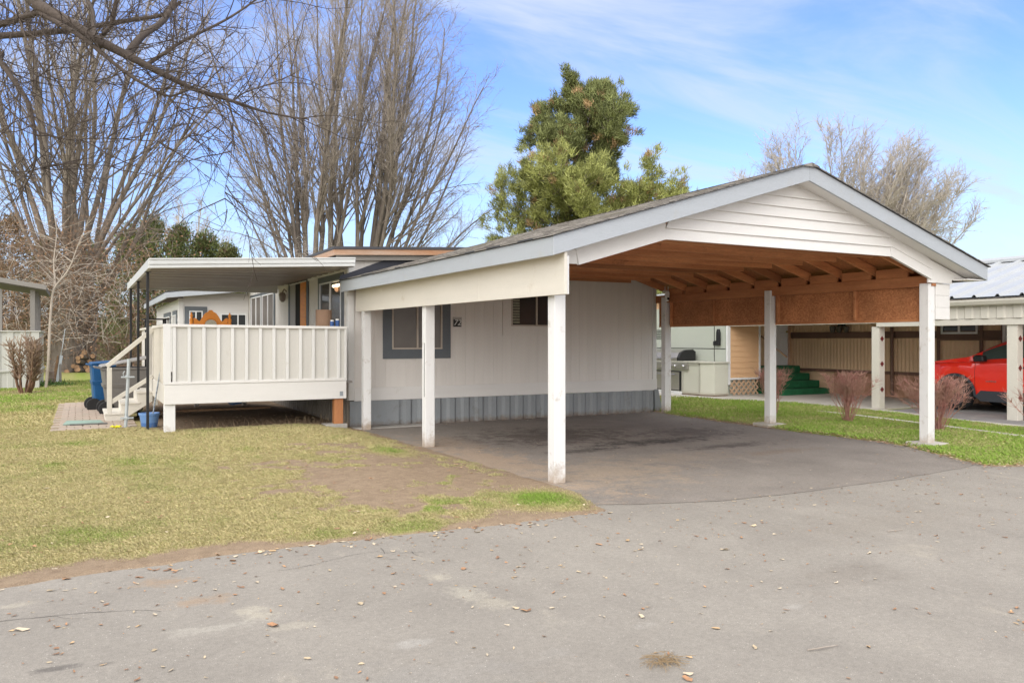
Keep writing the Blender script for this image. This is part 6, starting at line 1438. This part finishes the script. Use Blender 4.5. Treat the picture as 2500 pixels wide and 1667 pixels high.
# shrubs
def shrub(name, label, base, H, W_, seed, m, group=None, nst=70, r0=.010, flat_top=True, tr=.0034, sub=10):
    T = thing(name, label, 'shrub', base, group); r_ = random.Random(seed); sg2 = []; bx_, by_, bz_ = base
    for i in range(nst):
        a = r_.uniform(0, 6.283); t_ = abs(r_.gauss(0, .5)); t_ = min(t_, 1.0); d = (math.cos(a)*t_*W_/H, math.sin(a)*t_*W_/H, 1)
        p2, d2, r2 = limb(r_, (bx_+math.cos(a)*.05*t_, by_+math.sin(a)*.05*t_, bz_), d, H*r_.uniform(.70, .98)*(1.0), r0*r_.uniform(.5, 1.1), .0025, 8, .085, pull=(0, 0, .12)); emit(sg2, p2, r2)
        for j in range(3, 9):
            for _ in range(1 if j < 5 else sub//2 if j < 7 else sub):
                p3, d3, r3 = limb(r_, p2[j], side(d2[j], r_, R(r_.uniform(18, 50))), r_.uniform(.07, .24)*H, tr, tr*.5, 4, .2, pull=(0, 0, .1))
                if p3[-1][2]-bz_ < H*r_.uniform(.97, 1.06): emit(sg2, p3, r3)
    V, F = tubes_np(sg2, 3); np_mesh('branches', V, F, m, T, None, 4); return T
rg = 'clipped red-twigged shrubs along the grass strip'
shrub('red_twig_shrub', 'clipped bare reddish shrub half hidden by the middle right carport post', (12.62, 11.95, .02), 1.02, .52, 1, 'twig_red', rg, nst=38)
shrub('red_twig_shrub', 'clipped bare reddish shrub standing clear between two carport posts', (12.68, 10.2, .02), 1.0, .56, 2, 'twig_red', rg, nst=50)
shrub('red_twig_shrub', 'clipped bare reddish shrub behind the front right carport post', (12.84, 8.5, .02), 1.0, .66, 3, 'twig_red', rg, nst=60)
shrub('red_twig_shrub', 'open bare reddish shrub cut off by the right edge of the picture', (13.6, 7.15, .02), .95, .75, 4, 'twig_red', rg, nst=38)
# pruned brown shrub on the left lawn
PR = thing('pruned_shrub', 'hard-pruned brown bare shrub in front of the grey porch', 'shrub', (-1.32, 25.4, .1)); r_ = random.Random(6); sg2 = []; sm2 = []
for i in range(16):
    a = r_.uniform(0, 6.283); t_ = r_.uniform(.4, 1); d = (math.cos(a)*t_*.7, math.sin(a)*t_*.7, 1)
    p2, d2, r2 = limb(r_, (-1.32+.08*math.cos(a), 25.4+.08*math.sin(a), .08), d, r_.uniform(1.2, 1.6), r_.uniform(.035, .06), .014, 9, .13, pull=(0, 0, 1.4)); emit(sg2, p2, r2)
    for j in range(3, 10):
        for _ in range(11): p3, _d, r3 = limb(r_, p2[j], side(d2[j], r_, R(r_.uniform(15, 60))), r_.uniform(.10, .34), .016, .006, 3, .18, pull=(0, 0, .3)); emit(sm2, p3, r3)
V, F = tubes_np(sg2, 6); np_mesh('stems', V, F, 'stump', PR, None, 4); V, F = tubes_np(sm2, 3); np_mesh('twigs', V, F, 'twig_brown', PR, None, 4)
# slender whitish sapling
SP = thing('sapling', 'slender whitish forked sapling beside the grey porch corner', 'tree', (-.83, 27.3, .1)); sg2 = []; r_ = random.Random(8)
dS = 24.3
emit(sg2, smooth_path([CW(112, 948, dS), CW(118, 880, dS), CW(122, 790, dS), CW(128, 720, dS), CW(138, 695, dS)], 3), [.05]*3+[.045]*3+[.04]*3+[.035]*4)
emit(sg2, smooth_path([CW(138, 695, dS), CW(168, 657, dS), CW(190, 600, dS), CW(215, 540, dS)], 3), list(np.linspace(.03, .008, 10)))
emit(sg2, smooth_path([CW(136, 700, dS), CW(131, 640, dS), CW(138, 560, dS), CW(120, 470, dS)], 3), list(np.linspace(.028, .008, 10)))
k0 = list(sg2)
for s_ in k0[10:]:
    for _ in range(2): p2, d2, r2 = limb(r_, s_[:3], (r_.gauss(0, 1), r_.gauss(0, .6), .6), r_.uniform(.3, 1.3), .012, .004, 5, .15); emit(sg2, p2, r2)
V, F = tubes_np(sg2, 6); np_mesh('trunk', V, F, mat('whitish_bark', (.46, .40, .34), .85, .25, 3, .3), SP, None, 4, True)
# woodpile, leaning boards, brick stack
r_ = random.Random(14)
wx, wy = cam_world(213, 36.5); lab = ['pale sawn log on top of the woodpile', 'round log at the middle of the woodpile', 'split log at the left of the woodpile', 'dark log at the foot of the woodpile', 'log at the right end of the woodpile', 'forked log leaning on the woodpile', 'small log at the back of the woodpile', 'bark-covered log in the woodpile']
for i in range(19):
    row = 0 if i < 6 else 1 if i < 11 else 2 if i < 15 else 3 if i < 18 else 4
    k_ = i-(0, 6, 11, 15, 18)[row]; a = r_.uniform(-.5, .5); px_, pz_ = wx-.62+row*.12+k_*.25+r_.uniform(-.04, .04), .10+.21*row; ln = r_.uniform(.35, .55); rr_ = r_.uniform(.10, .135)
    c0 = Vector((px_, wy-.1+r_.uniform(-.2, .2), pz_+.06)); d_ = Vector((math.sin(a)*.6-.25, -1, r_.uniform(-.1, .3))).normalized()*ln
    t = thing('firewood_log', 'cut log lying in the heap of firewood left of the bins', 'log', tuple(c0), 'firewood logs in the heap'); MB().tube([c0, c0+d_], rr_, 10, False).build('bark', 'bark', t)
    MB().tube([c0+d_*.985, c0+d_*1.005], rr_*.93, 10, True).build('cut_face', 'log', t)
bx1, by1 = cam_world(122, 25.6)
bs = MB()
for k_ in range(6): bs.box(bx1-.12+.01*(k_ % 2), bx1+.12, by1-.1, by1+.1, .08+k_*.085, .155+k_*.085)
tag(bs.build('brick_stack', 'brick', bevel=.006), 'short stack of weathered bricks by the porch corner', 'bricks')
for u, du, w_, lab2 in ((134, 14, .11, 'brown'), (142, 12, .09, 'grey'), (152, -2, .07, 'dark weathered')):
    a_, b2 = CW(u-4, 940, 27), CW(u-4+du, 868, 27.3); tag(MB().bar(tuple(a_), tuple(b2), w_, .03, up=(0, 1, 0)).build('leaning_board', {'brown': 'log', 'grey': 'galv', 'dark weathered': 'grey_frame'}[lab2], bevel=.003), lab2+' board leaning at the foot of the left trees', 'board')
tag(MB().tube([tuple(CW(141, 900, 28)), tuple(CW(152, 850, 28)), tuple(CW(159, 803, 28.2))], .012, 6).build('garden_stake', 'galv'), 'thin grey stake with a pale tip leaning before the left trunk', 'stake')
# low green plants by the porch corner
g = np.random.default_rng(8); nL = 700; P_ = np.stack([bx1-.1+g.normal(0, .35, nL), by1-.4+g.normal(0, .25, nL), .1+np.abs(g.normal(0, .07, nL))], 1)
V, F, c = leaf_cloud(P_, np.tile([0, -.3, 1.], (nL, 1)), .09, 3, np.tile([.10, .19, .05], (nL, 1)), flat=.8); tag(np_mesh('ground_cover', V, F, 'leaf', None, c), 'low green weeds at the porch corner', 'weeds', kind='stuff')
# dry weeds along the front of the deck
r_ = random.Random(44); sg2 = []
for _ in range(260):
    xx = r_.uniform(1.0, 4.2); yy = 13.75+abs(r_.gauss(0, .18)); zg = .09; p2, d2, r2 = limb(r_, (xx, yy, zg), (r_.gauss(0, .5), r_.gauss(0, .5), 1), r_.uniform(.05, .24), .003, .0012, 3, .2); emit(sg2, p2, r2)
V, F = tubes_np(sg2, 3); tag(np_mesh('dry_weeds', V, F, mat('dry_weed_stalks', (.34, .25, .16), .9, .2, 10, 0), None, None, 4), 'dry brown weed stalks along the front foot of the deck', 'weeds', kind='stuff')
